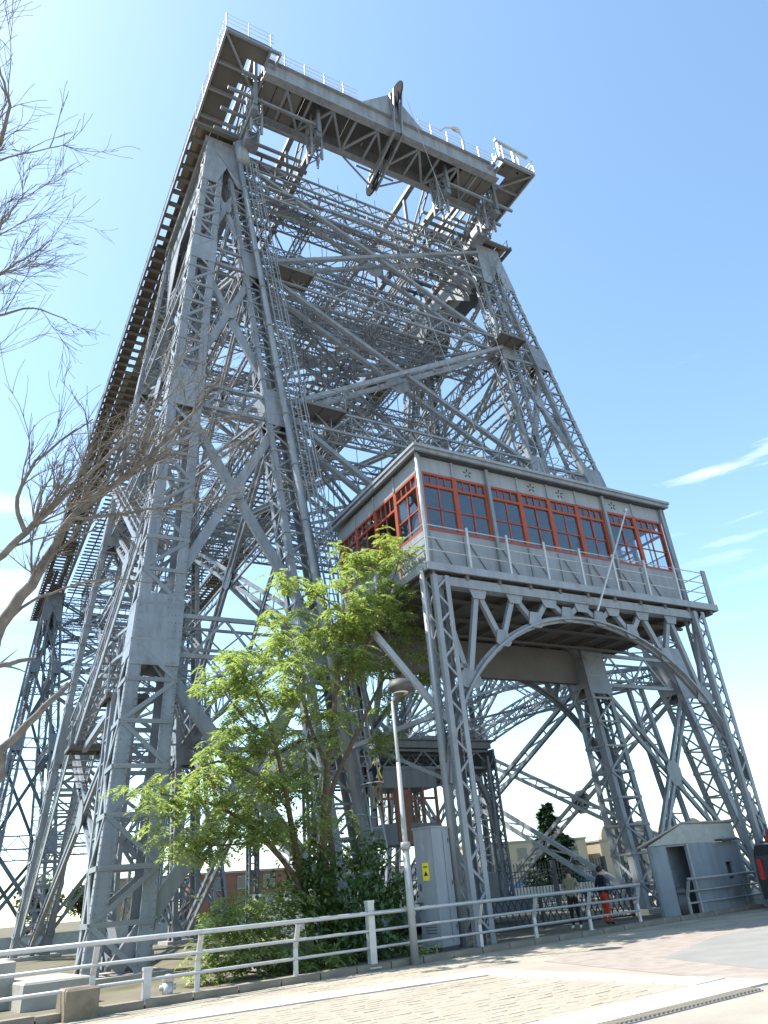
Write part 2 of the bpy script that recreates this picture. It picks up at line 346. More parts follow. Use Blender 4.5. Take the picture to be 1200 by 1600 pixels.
# ------------------------------------------------------------------ the two towers of the transporter bridge
XC, YC = 18.9, 35.2
HT = 44.4
ZN = [0.0, 10.6, 22.7, 33.3, 42.6]     # panel points of the legs
def legp(sx, sy, inner, z):
    t = z/HT
    return V((sx*(lerp(6.5, 9.75, t) if inner else lerp(14.3, 10.8, t)), sy*lerp(10.8, 4.7, t), z))
def legw(inner, z):
    t = z/HT
    return (lerp(1.45, .95, t), lerp(1.2, .9, t)) if inner else (lerp(1.75, 1.1, t), lerp(1.35, 1.0, t))
def make_tower(root, near):
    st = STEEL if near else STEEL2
    budget = {'lacing_bar': 300}
    for sx in (-1, 1):
        for sy in (-1, 1):
            for inner in (0, 1):
                b = MB()
                zs = [-.1]+ZN[1:4]+[HT]
                def cor(z, a, c):
                    w, d = legw(inner, z); return legp(sx, sy, inner, z)+V((a*w/2, c*d/2, 0))
                for a in (-1, 1):
                    for c in (-1, 1):
                        fwd = .42 if (sy == -1 and not inner and sx == -1) else (.30 if not inner else .25)
                        p, q = cor(-.1, a, c), cor(HT, a, c)
                        b.bar(p-V((a*fwd/2,0,0)), q-V((a*fwd*.36,0,0)), fwd, .05, (0,1,0), fwd*.72, .05)
                        b.bar(p-V((0,c*.17,0)), q-V((0,c*.13,0)), .05, .32, (0,1,0), .05, .25)
                leg = b.build('leg', st, root)
                # lacing of the four faces
                lac = MB(); npan = (31 if (sx == -1 and sy == -1 and not inner) else 40) if near else 24
                faces = {'front': ((-1,-1),(1,-1),(0,-1,0)), 'back': ((-1,1),(1,1),(0,1,0)), 'west': ((-1,-1),(-1,1),(-1,0,0)), 'east': ((1,-1),(1,1),(1,0,0))}
                for fn, (ca, cb, nrm) in faces.items():
                    single = near and sy == -1 and ((fn == 'front' and not (inner == 0 and sx == 1)) or (fn == 'west' and not inner and sx == -1))
                    for i in range(npan):
                        z0 = HT*i/npan; z1 = HT*(i+1)/npan
                        n_ = V(nrm)*.035
                        a0, b0, a1, b1 = cor(z0,*ca)+n_, cor(z0,*cb)+n_, cor(z1,*ca)+n_, cor(z1,*cb)+n_
                        if i % 2: s0, s1 = a0, b1
                        else: s0, s1 = b0, a1
                        lw = (.14 if (sx == -1 and sy == -1 and not inner) else .085)
                        if single and budget['lacing_bar'] >= 2:
                            budget['lacing_bar'] -= 2
                            piece('lacing_bar', s0, s1, lw, .05, st, leg, nrm); piece('lacing_bar', a1, b1, lw, .07, st, leg, nrm)
                        else:
                            lac.bar(s0, s1, lw, .05, nrm); lac.bar(a1, b1, lw, .06, nrm)
                lac.build('lacing', st, leg, kind='stuff')
                # plated joints
                for k, z in enumerate(ZN[1:4]):
                    hh = (1.5, 1.2, 1.05)[k]
                    g = MB()
                    for c in (-1, 1):
                        g.plate([cor(z-hh,-1,c)+V((-.03,c*.04,0)), cor(z-hh,1,c)+V((.03,c*.04,0)), cor(z+hh*.85,1,c)+V((.03,c*.04,0)), cor(z+hh*.85,-1,c)+V((-.03,c*.04,0))], (0,1,0), .04)
                    for a in (-1, 1):
                        g.plate([cor(z-hh*.8,a,-1)+V((a*.04,0,0)), cor(z-hh*.8,a,1)+V((a*.04,0,0)), cor(z+hh*.7,a,1)+V((a*.04,0,0)), cor(z+hh*.7,a,-1)+V((a*.04,0,0))], (1,0,0), .04)
                    g.build('joint_plate', st, root)
                if near:
                    p = legp(sx, sy, inner, 0); w, d = legw(inner, 0)
                    MB().box((p.x-w*.8, p.y-d*.9, -.05), (p.x+w*.8, p.y+d*.9, .22)).build('footing', CONC, root)
    # head plates joining the two legs of each face at the top
    for sx in (-1, 1):
        for sy in (-1, 1):
            o0, o1 = legp(sx,sy,0,HT), legp(sx,sy,1,HT); q0, q1 = legp(sx,sy,0,40.2), legp(sx,sy,1,40.2); yy = sy*.56
            g = MB(); g.plate([q0+V((sx*.62,yy,0)), o0+V((sx*.58,yy,0)), o1+V((-sx*.52,yy,0)), q1+V((-sx*.52,yy,0)), q1+V((sx*.1,yy,0)), q1.lerp(q0,.5)+V((0,yy,1.5)), q0+V((-sx*.3,yy,0))], (0,1,0), .05)
            g.build('head_plate', st, root)
            # saddle block under the girder
        MB().box((sx*10.15-1.35, -5.2, HT), (sx*10.15+1.35, 5.2, HT+.55)).build('saddle', st, root)
        # haunch plates under the girder, inside the pylon head
        for xx in (8.9, 11.2): MB().plate([(sx*xx,-4.6,43.9),(sx*xx,-3.9,40.0),(sx*xx,-1.5,42.2),(sx*xx,1.5,42.2),(sx*xx,4.4,38.2),(sx*xx,5.0,43.9)], (1,0,0), .05).build('haunch_plate', st, root)
    # cross bracing in the leg faces (outer leg to inner leg)
    fullz = ZN[:4]+[40.6]
    for sx in (-1, 1):
        for sy in (-1, 1):
            for k in range(4):
                z0, z1 = fullz[k]+(.3 if k == 0 else 1.0), fullz[k+1]-(.9 if k < 3 else .2)
                off = V((0, sy*.30, 0)); wd = lerp(.40, .28, k/3)
                ends = []
                for (ia, ib) in ((0, 1), (1, 0)):
                    p = legp(sx, sy, ia, z0)+off; q = legp(sx, sy, ib, z1)+off
                    ends.append((p, q))
                    if near and (sy == 1 or (sx == 1 and k == 0)):
                        b = MB(); b.twin(p, q, .62, .17, .15, (0,0,1), .08, .8); b.build('cross_brace', st, root); continue
                    b = MB(); n = V((0, 1, 0)); d = (q-p).normalized(); x = d.cross(n).normalized()
                    # two flats and two edge flanges: a shallow box brace
                    sft = n*(.06 if ia else -.06)
                    b.bar(p+sft, q+sft, wd, .05, (0,1,0))
                    for e in (-1, 1): b.bar(p+x*e*wd/2+sft+n*.1, q+x*e*wd/2+sft+n*.1, .045, .22, (0,1,0))
                    b.build('cross_brace', st, root)
                if near:
                    c = (ends[0][0]+ends[0][1]+ends[1][0]+ends[1][1])/4
                    # true crossing of the two diagonals
                    (p, q), (r_, s_) = ends
                    den = (q.x-p.x)*(s_.z-r_.z)-(q.z-p.z)*(s_.x-r_.x)
                    t = ((r_.x-p.x)*(s_.z-r_.z)-(r_.z-p.z)*(s_.x-r_.x))/den; c = p.lerp(q, t)
                    g = .46-.05*k
                    MB().plate([c+V((-g,sy*.12,-.15)), c+V((-.15*1.2,sy*.12,-g*1.25)), c+V((.18,sy*.12,-g*1.25)), c+V((g,sy*.12,-.15)), c+V((g,sy*.12,.2)), c+V((.2,sy*.12,g*1.2)), c+V((-.2,sy*.12,g*1.2)), c+V((-g,sy*.12,.2))], (0,1,0), .03).build('gusset_plate', st, root)
            for k, z in enumerate(ZN[1:4]):
                p, q = legp(sx,sy,0,z), legp(sx,sy,1,z); hh = (.95,.8,.7)[k]
                b = MB(); o = V((0, sy*.42, 0))
                for dz in (-hh, hh*.55): b.bar(p+o+V((0,0,dz)), q+o+V((0,0,dz)), .14, .16, (0,0,1))
                n = 5
                for i in range(n):
                    a = p.lerp(q, i/n)+o; c = p.lerp(q, (i+1)/n)+o; lo, hi = V((0,0,-hh)), V((0,0,hh*.55))
                    b.bar(a+(lo if i%2 else hi), c+(hi if i%2 else lo), .10, .05, (0,1,0))
                b.build('strut', st, root)
                if near:
                    b = MB(); o = V((0, -sy*.5, 0))
                    b.twin(p+o, q+o, .8, .1, .1, (0,0,1), .06, .9); b.build('rear_strut', st, root)
        # side faces between the land legs and the river legs
        for inner in (0, 1):
            for k in range(4):
                z0, z1 = fullz[k]+(.3 if k == 0 else .7), fullz[k+1]-.6
                for s in (-1, 1):
                    p = legp(sx, s, inner, z0); q = legp(sx, -s, inner, z1)
                    p = p.lerp(q, .02); o = V((sx*s*.09, 0, 0))
                    b = MB(); b.twin(p+o, q+o, 1.15-.12*k, .19-.02*k, .16, V((0,1,0)), .08, .9)
                    b.build('side_brace', st, root)
                if near and k < 3:
                    p = (legp(sx,-1,inner,z0)+legp(sx,1,inner,z0)+legp(sx,-1,inner,z1)+legp(sx,1,inner,z1))/4
                    wa = abs(legp(1,1,inner,z0).y); wb_ = abs(legp(1,1,inner,z1).y); t = wa/(wa+wb_); p.z = lerp(z0, z1, t)
                    MB().plate([p+V((sx*.16,-.75,-.25)), p+V((sx*.16,-.2,-.65)), p+V((sx*.16,.2,-.65)), p+V((sx*.16,.75,-.25)), p+V((sx*.16,.75,.25)), p+V((sx*.16,.2,.65)), p+V((sx*.16,-.2,.65)), p+V((sx*.16,-.75,.25))], (1,0,0), .03).build('gusset_plate', st, root)
            for k, z in enumerate(ZN[1:4]):
                p, q = legp(sx,-1,inner,z), legp(sx,1,inner,z); b = MB()
                # arched lattice tie
                m = 8
                for dz in (-.55, .45):
                    pts = [p.lerp(q, i/m)+V((0,0,dz+1.3*math.sin(math.pi*i/m)*(1 if k == 0 else .0))) for i in range(m+1)]
                    for i in range(m):
                        for dx in (-.4, .4): b.bar(pts[i]+V((dx,0,0)), pts[i+1]+V((dx,0,0)), .10, .12)
                        b.bar(pts[i]+V((-.4 if i%2 else .4,0,0)), pts[i+1]+V((.4 if i%2 else -.4,0,0)), .07, .04)
                lo = [p.lerp(q, i/16)+V((0,0,-.55+1.3*math.sin(math.pi*i/16)*(1 if k == 0 else 0))) for i in range(17)]
                for i in range(16):
                    for dx in (-.4, .4):
                        a, c = lo[i]+V((dx,0,0)), lo[i+1]+V((dx,0,0))
                        b.bar(a, a+V((0,0,1.0)), .06, .05); b.bar(a+V((0,0,1.0 if i%2 else 0)), c+V((0,0,0 if i%2 else 1.0)), .06, .04)
                b.build('lattice_tie', st, root)
    # secondary ties at mid panel and longitudinal ties between the two portals
    if near:
        for sx in (-1, 1):
            for inner in (0, 1):
                for k, z in enumerate((5.6, 16.9, 28.2)):
                    if k == 0: continue
                    b = MB(); b.twin(legp(sx,-1,inner,z), legp(sx,1,inner,z), .5, .11, .11, (0,0,1), .06, .7); b.build('side_tie', st, root)
                    for s in (-1, 1):
                        b = MB(); b.twin(legp(sx,s,inner,z), legp(sx,s,inner,ZN[k])*.5+legp(sx,-s,inner,ZN[k])*.5+V((0,0,.3)), .34, .09, .09, (0,0,1), .05, .6); b.build('sub_brace', st, root)
            for z in (16.9, 28.2):
                b = MB(); b.twin(legp(sx,1,0,z), legp(sx,1,1,z), .5, .11, .11, (0,0,1), .06, .7); b.build('side_tie', st, root)
            for (ia, ib) in ((0,1),(1,0)):
                for k in (1, 2):
                    b = MB(); b.twin(legp(sx,-1,ia,ZN[k]), legp(sx,1,ib,ZN[k]), .5, .12, .11, (0,0,1), .06, .8); b.build('floor_brace', st, root)
        # paired uprights in the lower right panel
        for dx in (-.55, .45):
            a = legp(1,-1,0,0)*.5+legp(1,-1,1,0)*.5; b = MB(); b.bar(a+V((dx,.2,0)), a+V((dx*.9,1.5,9.9)), .2, .18, (0,1,0)); b.build('upright', st, root)
        b = MB()
        for i in range(9):
            z = .6+i*1.05; a = legp(1,-1,0,0)*.5+legp(1,-1,1,0)*.5+V((0,.2+.13*z,0)); s = 1 if i % 2 else -1
            b.bar(a+V((-.5*s,0,z)), a+V((.45*s,.13,z+1.05)), .07, .05, (0,1,0)); b.bar(a+V((-.5,0,z)), a+V((.45,0,z)), .07, .05, (0,1,0))
        b.build('upright_lacing', st, root, kind='stuff')
        for z in (22.7, 33.3, 41.2):
            hy = legp(1,1,1,z).y
            for x in (-4.2, 0, 4.2): b = MB(); b.lattice((x,-hy,z), (x,hy,z), .5, .7, .09, .05, .9); b.build('floor_beam', st, root)
    # portal bracing between the two pylons
    for sy in (-1, 1):
        for k in (1, 2, 3):
            z0, z1 = ZN[k]+.3, (ZN[k+1]-.2 if k < 3 else 43.6)
            for sx in (-1, 1):
                p = legp(sx, sy, 1, z0); q = legp(-sx, sy, 1, z1)
                p.x -= sx*.5; q.x += sx*.5
                b = MB(); o = V((0, sx*.10, 0))
                b.twin(p+o, q+o, 1.0, .25, .22, (0,1,0), .07, 1.3)
                b.build('portal_brace', st, root)
            c = V((0, lerp(legp(1,sy,1,z0).y, legp(1,sy,1,z1).y, .46), lerp(z0, z1, .46)))
            if near: MB().plate([c+V((-.75,-sy*.42,-.15)), c+V((-.15,-sy*.42,-.6)), c+V((.15,-sy*.42,-.6)), c+V((.75,-sy*.42,-.15)), c+V((.75,-sy*.42,.2)), c+V((.15,-sy*.42,.6)), c+V((-.15,-sy*.42,.6)), c+V((-.75,-sy*.42,.2))], (0,1,0), .04).build('gusset_plate', st, root)
        for k, z in ((1,10.6),(2,22.7),(3,33.3),(4,41.2),(5,43.8)):
            p, q = legp(-1,sy,1,z), legp(1,sy,1,z); p.x += .5; q.x -= .5
            b = MB()
            if k == 1:
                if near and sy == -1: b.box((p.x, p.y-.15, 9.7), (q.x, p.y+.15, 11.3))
                else: b.lattice(p, q, .9, 1.1, .14, .08, 1.2)
            else: b.lattice(p, q, 1.0, 1.15 if k < 4 else .9, .12, .07, 1.15)
            b.build('portal_beam', RUSTY_SHADED if (k == 1 and near and sy == -1) else st, root)  # front lower beam takes the darker steel: its unlit look is painted in
        # arched lower flange under the head beam
        b = MB(); m = 14; z0 = 40.2
        P_ = [V((lerp(-8.6, 8.6, i/m), legp(1,sy,1,42).y, 40.0+2.1*math.sin(math.pi*i/m)**.7)) for i in range(m+1)]
        for i in range(m):
            for dy in (-.45, .45): b.bar(P_[i]+V((0,dy,0)), P_[i+1]+V((0,dy,0)), .14, .2)
            b.bar(P_[i]+V((0,-.45 if i%2 else .45,0)), P_[i+1]+V((0,.45 if i%2 else -.45,0)), .08, .05)
            b.bar(P_[i], V((P_[i].x, P_[i].y, 43.4)), .09, .09)
        b.build('portal_arch', st, root)
    # horizontal lattice grids at the panel points
    for z in ((22.7, 33.3) if near else (22.7,)):
        for (a, c) in (((-1,-1),(1,1)), ((1,-1),(-1,1))):
            b = MB(); b.twin(legp(a[0],a[1],1,z), legp(c[0],c[1],1,z), .7, .16, .14, (0,0,1), .06, 1.1); b.build('floor_brace', st, root)
        for yy in (-.33, .33):
            b = MB(); hy = legp(1,1,1,z).y*yy*1.6; hx = legp(1,1,1,z).x
            b.lattice(V((-hx,hy,z)), V((hx,hy,z)), .7, .8, .1, .06, 1.1); b.build('floor_beam', st, root)
    for z in (37.5, 41.5):
        for yy in ((-.5, 0, .5) if near else (0,)):
            b = MB(); hx = legp(1,1,1,z).x; b.lattice(V((-hx,yy*7,z)), V((hx,yy*7,z)), .6, .9, .1, .06, 1.0); b.build('floor_beam', st, root)

near = thing('bridge_tower', 'tall grey riveted lattice steel tower of the transporter bridge, standing in the foreground', 'bridge tower', (XC, YC, 0))
make_tower(near, True)
far = thing('bridge_tower', 'distant grey lattice bridge tower on the far bank, seen at left', 'bridge tower', (XC, YC+81.2, .2), math.pi)
make_tower(far, False)
# rivets on the plates of the front outer leg
rv = MB()
def rivet(p, n, r=.032):
    n = V(n); x = n.orthogonal().normalized(); y = n.cross(x); b = len(rv.v); p = V(p)
    for k in range(6): rv.v.append(tuple(p+(x*math.cos(k*math.pi/3)+y*math.sin(k*math.pi/3))*r))
    rv.v.append(tuple(p+n*r*.8))
    for k in range(6): rv.f.append((b+k, b+(k+1)%6, b+6)); rv.mi.append(0)
for inner in (0, 1):
    z = .4
    while z < 40:
        w, d = legw(inner, z)
        for a in (-1, 1):
            for e in (.06, .36 if not inner else .3): rivet(legp(-1,-1,inner,z)+V((a*(w/2-e), -d/2-.03, 0)), (0,-1,0))
        rivet(legp(-1,-1,inner,z)+V((-w/2-.03, -d/2+.08, 0)), (-1,0,0))
        z += .22 if z < 22 else .4
for k, z in enumerate(ZN[1:3]):
    w, d = legw(0, z); hh = (1.4, 1.1)[k]
    for i in range(9):
        for x_ in (-.46, -.40, .2, .28, .36, .46): rivet(legp(-1,-1,0,z)+V((x_*w, -d/2-.063+(-.137*0), -hh+i*hh*.22))+V((0,.137*(-hh+i*hh*.22),0)), (0,-1,0))
rv.build('rivets', STEEL, near, kind='stuff')
# pipe, caged ladder and landings on the inner front leg
def L2(z, dx=0, dy=0):
    p = legp(-1,-1,1,z); return p+V((dx, -legw(1,z)[1]/2+dy, 0))
MB().tube([L2(z, .18, -.42) for z in (3.2, 12, 22, 33, 43.4)], .15, 12).build('pipe', STEEL, near, True)
for z in range(4, 43, 3): MB().ring(L2(z, .18, -.42), .17, .035, (0,.13,1), seg=12).build('pipe_clamp', STEEL, near)
MB().tube([L2(42.6,.4,-.5), L2(44.6,.4,-.5)], .42, 16).build('pipe_tank', STEEL, near, True)
lad = MB()
for dx in (.55, 1.0): lad.bar(L2(2.6,dx,-.45), L2(43.6,dx,-.45), .07, .05, (0,1,0))
lad = lad.build('ladder', STEEL, near)
for i in range(118):
    z = 2.9+i*.345; piece('rung', L2(z,.55,-.45), L2(z,1.0,-.45), .04, .04, STEEL, lad)
for i in range(30):
    z = 5.0+i*1.27; h = MB(); c = L2(z, .775, -.45)
    h.tube([c+V((.36*math.cos(t), -.05-.75*math.sin(t), 0)) for t in [math.pi*k/10 for k in range(11)]], .022, 5); h.build('cage_hoop', GALV if z < 12 else STEEL, lad)
for t in (.25, .5, .75):
    o = V((.36*math.cos(math.pi*t), -.05-.75*math.sin(math.pi*t), 0)); lad_b = MB().bar(L2(5,.775,-.45)+o, L2(42,.775,-.45)+o, .05, .02); lad_b.build('cage_strap', STEEL, lad)
def landing(name, c, w, d, par):
    c = V(c); b = MB(); b.box(c+V((-w/2,-d/2,-.06)), c+V((w/2,d/2,0))); 
    for e in (-1,1): b.bar(c+V((e*w/2,-d/2,-.12)), c+V((e*w/2,d/2,-.12)), .08, .16); b.bar(c+V((-w/2,e*d/2,-.12)), c+V((w/2,e*d/2,-.12)), .08, .16)
    b.bar(c+V((0,-d/2,-.1)), c+V((0,d/2,-.1)), .06, .1)
    o = b.build(name, RUSTY_SHADED, par)
    r = MB()
    for sx in (-1,1): r.bar(c+V((sx*w/2,-d/2,0)), c+V((sx*w/2,-d/2,1.05)), .06, .06)
    for z in (.5, 1.0):
        r.bar(c+V((-w/2,-d/2,z)), c+V((w/2,-d/2,z)), .03, .03)
        for sx in (-1,1): r.bar(c+V((sx*w/2,-d/2,z)), c+V((sx*w/2,d/2,z)), .03, .03)
    r.build('handrail', STEEL, o)
for z in (33.6, 23.4):
    p = legp(-1,-1,1,z); landing('landing', p+V((2.3,-.7,-.4)), 2.2, 1.3, near)
for z in (33.4, 21.3):
    p = legp(1,-1,1,z); landing('landing', p+V((-.3,-1.0,0)), 2.0, 1.3, near)
# caged ladder on the right pylon
lad = MB()
def R1(z, dx=0, dy=0): return legp(1,-1,1,z)+V((dx, -legw(1,z)[1]/2+dy, 0))
for dx in (.3, .75): lad.bar(R1(12,dx,-.35), R1(43.6,dx,-.35), .06, .05, (0,1,0))
lad = lad.build('ladder', STEEL, near)
for i in range(90): z = 12.2+i*.345; piece('rung', R1(z,.3,-.35), R1(z,.75,-.35), .035, .035, STEEL, lad)
for i in range(22):
    z = 14+i*1.3; h = MB(); c = R1(z,.52,-.35); h.tube([c+V((.36*math.cos(t), -.7*math.sin(t), 0)) for t in [math.pi*k/8 for k in range(9)]], .02, 5); h.build('cage_hoop', STEEL, lad)
# staircase climbing inside the left pylon's outer face, and its lattice support
sx0 = -14.2
def flight(a, b, n, name='stair_flight'):
    a = V(a); b = V(b); st_ = MB(); w = .55
    for s in (-1, 1):
        st_.bar(a+V((s*w,0,0)), b+V((s*w,0,0)), .06, .28)
        for zz in (.55, 1.0): st_.bar(a+V((s*w,0,zz)), b+V((s*w,0,zz)), .045, .045)
        for i in range(0, n+1, 3): p = a.lerp(b, i/n); st_.bar(p+V((s*w,0,0)), p+V((s*w,0,1.0)), .045, .045)
    o = st_.build(name, STEEL, near)
    for i in range(n):
        p = a.lerp(b, (i+.5)/n); piece('tread', p+V((-w,0,.05)), p+V((w,0,.05)), .28, .04, STEEL, o)
flight((sx0+.3,.8,8.6), (sx0+.9,-7.6,15.2), 26)
flight((sx0+.3,2.2,8.6), (sx0-.2,8.6,1.2), 26)
landing('stair_landing', (sx0+.3,1.5,8.6), 1.5, 1.6, near)
flight((sx0+1.0,-6.6,15.2), (sx0+1.5,5.6,24.2), 34)
b = MB(); b.lattice((sx0-.15,-8.2,-.05), (sx0+.1,-7.9,8.6), .75, .75, .14, .09, .8); b.build('stair_support', STEEL, near)
b = MB(); b.bar((sx0-.1,-8.0,8.4), (sx0+.2,1.0,8.4), .2, .25); b.bar((sx0+.9,-8.0,8.4), (sx0+1.0,1.0,8.4), .2, .25); b.build('stair_bearer', STEEL, near)
landing('stair_landing', (sx0+.2,-7.6,8.62), 1.4, 1.4, near)
# ------------------------------------------------------------------ the span carried by the towers
span = thing('bridge_span', 'long twin lattice girders with plank walkways running from the near tower top across the river', 'bridge span', (XC, YC, 0))
Y0, Y1 = -8.2, 89.4; ZB, ZT = 45.1, 50.4
NP = 18; DY = (Y1-Y0)/NP
for sx in (-1, 1):
    for xx in (9.3, 5.0):
        x = sx*xx
        for z, hh in ((ZB, .42), (ZT, .36)): MB().bar((x,Y0,z), (x,Y1,z), .38, hh).build('chord', STEEL2, span)
        for i in range(NP+1):
            y = Y0+i*DY
            piece('post', (x,y,ZB+.2), (x,y,ZT-.18), .22, .20, STEEL2, span)
            if i < NP:
                a, b = ((ZB, ZT) if i % 2 else (ZT, ZB)); b_ = MB()
                b_.twin((x,y,a), (x,y+DY,b), .34, .12, .10, (1,0,0), .06, .9); b_.build('diagonal', STEEL2, span)
    # outer walkway: cross beams, planks above, rail posts
    xo = sx*12.35
    MB().bar((xo,Y0+2.4,ZB-.02), (xo,Y1,ZB-.02), .14, .34).build('edge_beam', RUSTY_SHADED, span)
    n = 88
    for i in range(n):
        y = Y0+2.6+(Y1-Y0-2.8)*i/(n-1)
        piece('sleeper', (xo,y,ZB-.02), (sx*9.45,y,ZB-.02), .30, .16, RUSTY_SHADED, span)
        if i < 75: piece('track_sleeper', (sx*8.75,y+.3,ZB-.10), (sx*4.65,y+.3,ZB-.10), .26, .14, RUSTY_SHADED, span)
    for i in range(NP):
        y = Y0+2.6+(Y1-Y0-2.8)*i/NP; y2 = y+(Y1-Y0-2.8)/NP-.03
        for j, dx in enumerate((.45, .80, 1.35, 1.85, 2.35)):
            if random.random() < .1: continue
            piece('walkway_plank', (xo-sx*dx,y,ZB+.10), (xo-sx*dx,y2,ZB+.10), .49, .05, WOODT if (j+i) % 7 == 0 else WOODB, span)
    for dx in (7.8, 5.7):
        MB().bar((sx*dx,Y0+3,ZB-.25), (sx*dx,Y1-6,ZB-.25), .14, .18).build('carriage_rail', STEELD, span)
    r = MB()
    for z in (.5, 1.0): r.tube([(xo,Y0+2.6,ZB+.1+z),(xo,Y1,ZB+.1+z)], .02, 5)
    for i in range(36): y = Y0+2.7+i*(Y1-Y0-3)/36; r.bar((xo,y,ZB+.1), (xo,y,ZB+1.15), .045, .045)
    r.build('handrail', STEEL2, span)
# cross frames between the girders
for i in range(0, NP+1, 2):
    y = Y0+i*DY
    if y < 1: continue
    b = MB(); b.lattice((-4.9,y,ZB+.4), (4.9,y,ZB+.4), .6, .8, .1, .06, 1.0); b.build('cross_frame', STEEL2, span)
    b = MB(); b.lattice((-4.9,y,ZT), (4.9,y,ZT), .5, .6, .1, .06, 1.0); b.build('cross_frame', STEEL2, span)
    if i < NP:
        for s in (-1, 1): MB().bar((s*4.9,y,ZT), (-s*4.9,y+2*DY,ZT), .12, .12).build('wind_brace', STEEL2, span)
# ------------------------------------------------------------------ gantry across the land end
gan = thing('gantry', 'grey plate girder gantry with railed platforms and sheave frame above the near tower', 'gantry', (XC, 0, 0))
GZ = 48.3
def gx(x): return x-XC
g0, g1 = gx(9.84), gx(27.9); fy, by = 26.1, 28.9
MB().box((g0,fy,47.25),(g1,fy+.09,48.75)).box((g0,fy-.22,48.72),(g1,fy+.3,48.8)).box((g0,fy-.22,47.2),(g1,fy+.3,47.28)).build('front_girder', STEEL, gan)
MB().box((g0,by,47.25),(g1,by+.09,48.75)).box((g0,by-.2,47.2),(g1,by+.25,47.28)).build('rear_girder', STEEL, gan)
n = 11
for i in range(n): 
    x0 = lerp(g0, g1, i/n); x1 = lerp(g0, g1, (i+1)/n)
    MB().box((x0+.01,fy+.1,48.62),(x1-.01,by,48.7)).build('deck_plate', RUSTY_SHADED, gan)
    piece('cross_bar', (x0+.05,fy+.3,47.35), (x0+.05,by-.1,47.35), .16, .16, STEEL, gan)
    if 1 <= i < n-1: piece('diagonal', ((x0, fy+.3,47.3) if i%2 else (x0,by-.1,47.3)), ((x1,by-.1,47.3) if i%2 else (x1,fy+.3,47.3)), .16, .12, STEEL, gan)
for s, xa, xb in ((-1, gx(10.0), gx(12.6)), (1, gx(25.0), gx(27.8))):
    for k in range(3): MB().box((lerp(xa,xb,k/3)+.03,fy+.25,47.3),(lerp(xa,xb,(k+1)/3)-.03,by-.1,47.36)).build('soffit_plate', RUSTY_SHADED, gan)
for s in (-1, 1):
    xo, xi = s*11.85, s*9.0
    ya, yb = 25.0, 33.2
    a, b_ = min(xo, xo-s*1.75), max(xo, xo-s*1.75)
    MB().box((a,ya,GZ+.1),(b_,yb,GZ+.17)).build('platform', RUSTY_SHADED, gan)
    a, b_ = min(xo-s*1.75, xi), max(xo-s*1.75, xi)
    MB().box((a,ya,GZ+.1),(b_,ya+1.3,GZ+.17)).box((a,ya+2.4,GZ+.1),(b_,ya+3.0,GZ+.17)).build('platform', RUSTY_SHADED, gan)
    for y in (25.1, 27.1, 29.0, 31.0, 33.1): piece('bracket', (xo,y,GZ-.02), (xi-s*.7,y,GZ-.02), .16, .24, STEEL, gan)
    for x in (xo-s*.05, xi, xi-s*.6): piece('stringer', (x,ya,GZ-.06), (x,yb,GZ-.06), .14, .30, STEEL, gan)
    piece('stay', (xo,ya+.1,GZ-.1), (xi,ya+3.2,GZ-.1), .14, .14, STEEL, gan)
    # handrail of the platform
    r = MB()
    pts = [(xi-s*.2,ya),(xo,ya),(xo,yb)]
    posts = [V((xi,ya,0)), V((lerp(xi,xo,.5),ya,0))]+[V((xo,lerp(ya,yb,k/5),0)) for k in range(6)]
    for p in posts: r.bar(p+V((0,0,GZ+.1)), p+V((0,0,GZ+1.5)), .075, .075)
    for z in (.5, .95, 1.35): r.tube([V((x,y,GZ+.1+z)) for x,y in pts], .018, 5)
    r.build('handrail', GALV, gan)
    # girder end posts and lattice below the platform
    for x in (9.0*s, 4.9*s):
        b = MB(); b.lattice((x,28.0,GZ-4.6), (x,28.0,GZ-.2), .7, .7, .13, .08, .8); b.build('end_post', STEEL, gan)
        b = MB(); b.lattice((x,34.0,GZ-4.0), (x,34.0,GZ-.2), .6, .6, .12, .07, .8); b.build('end_post', STEEL, gan)
    b = MB()
    for k in range(5):
        y = 27.2+k*1.45; b.bar((s*9.3,y,45.2), (s*9.3,y+1.45,47.4), .12, .12); b.bar((s*9.3,y+1.45,45.2), (s*9.3,y,47.4), .12, .12); b.bar((s*4.8,y,46.2), (s*11.0,y,46.2), .16, .2)
    b.build('end_lattice', STEEL, gan)
    MB().box((s*8.9-.45,28.6,44.0),(s*8.9+.45,29.4,44.95)).build('counter_box', STEEL, gan)
r = MB()
for i in range(14):
    x = lerp(g0, g1, i/13)
    if abs(x) > 2.4: r.bar((x,fy-.1,48.8), (x,fy-.1,50.1), .07, .07)
for z in (49.2, 49.6, 50.0):
    r.tube([(g0,fy-.1,z),(-2.4,fy-.1,z)], .018, 5); r.tube([(2.4,fy-.1,z),(g1,fy-.1,z)], .018, 5)
r.build('handrail', GALV, gan)
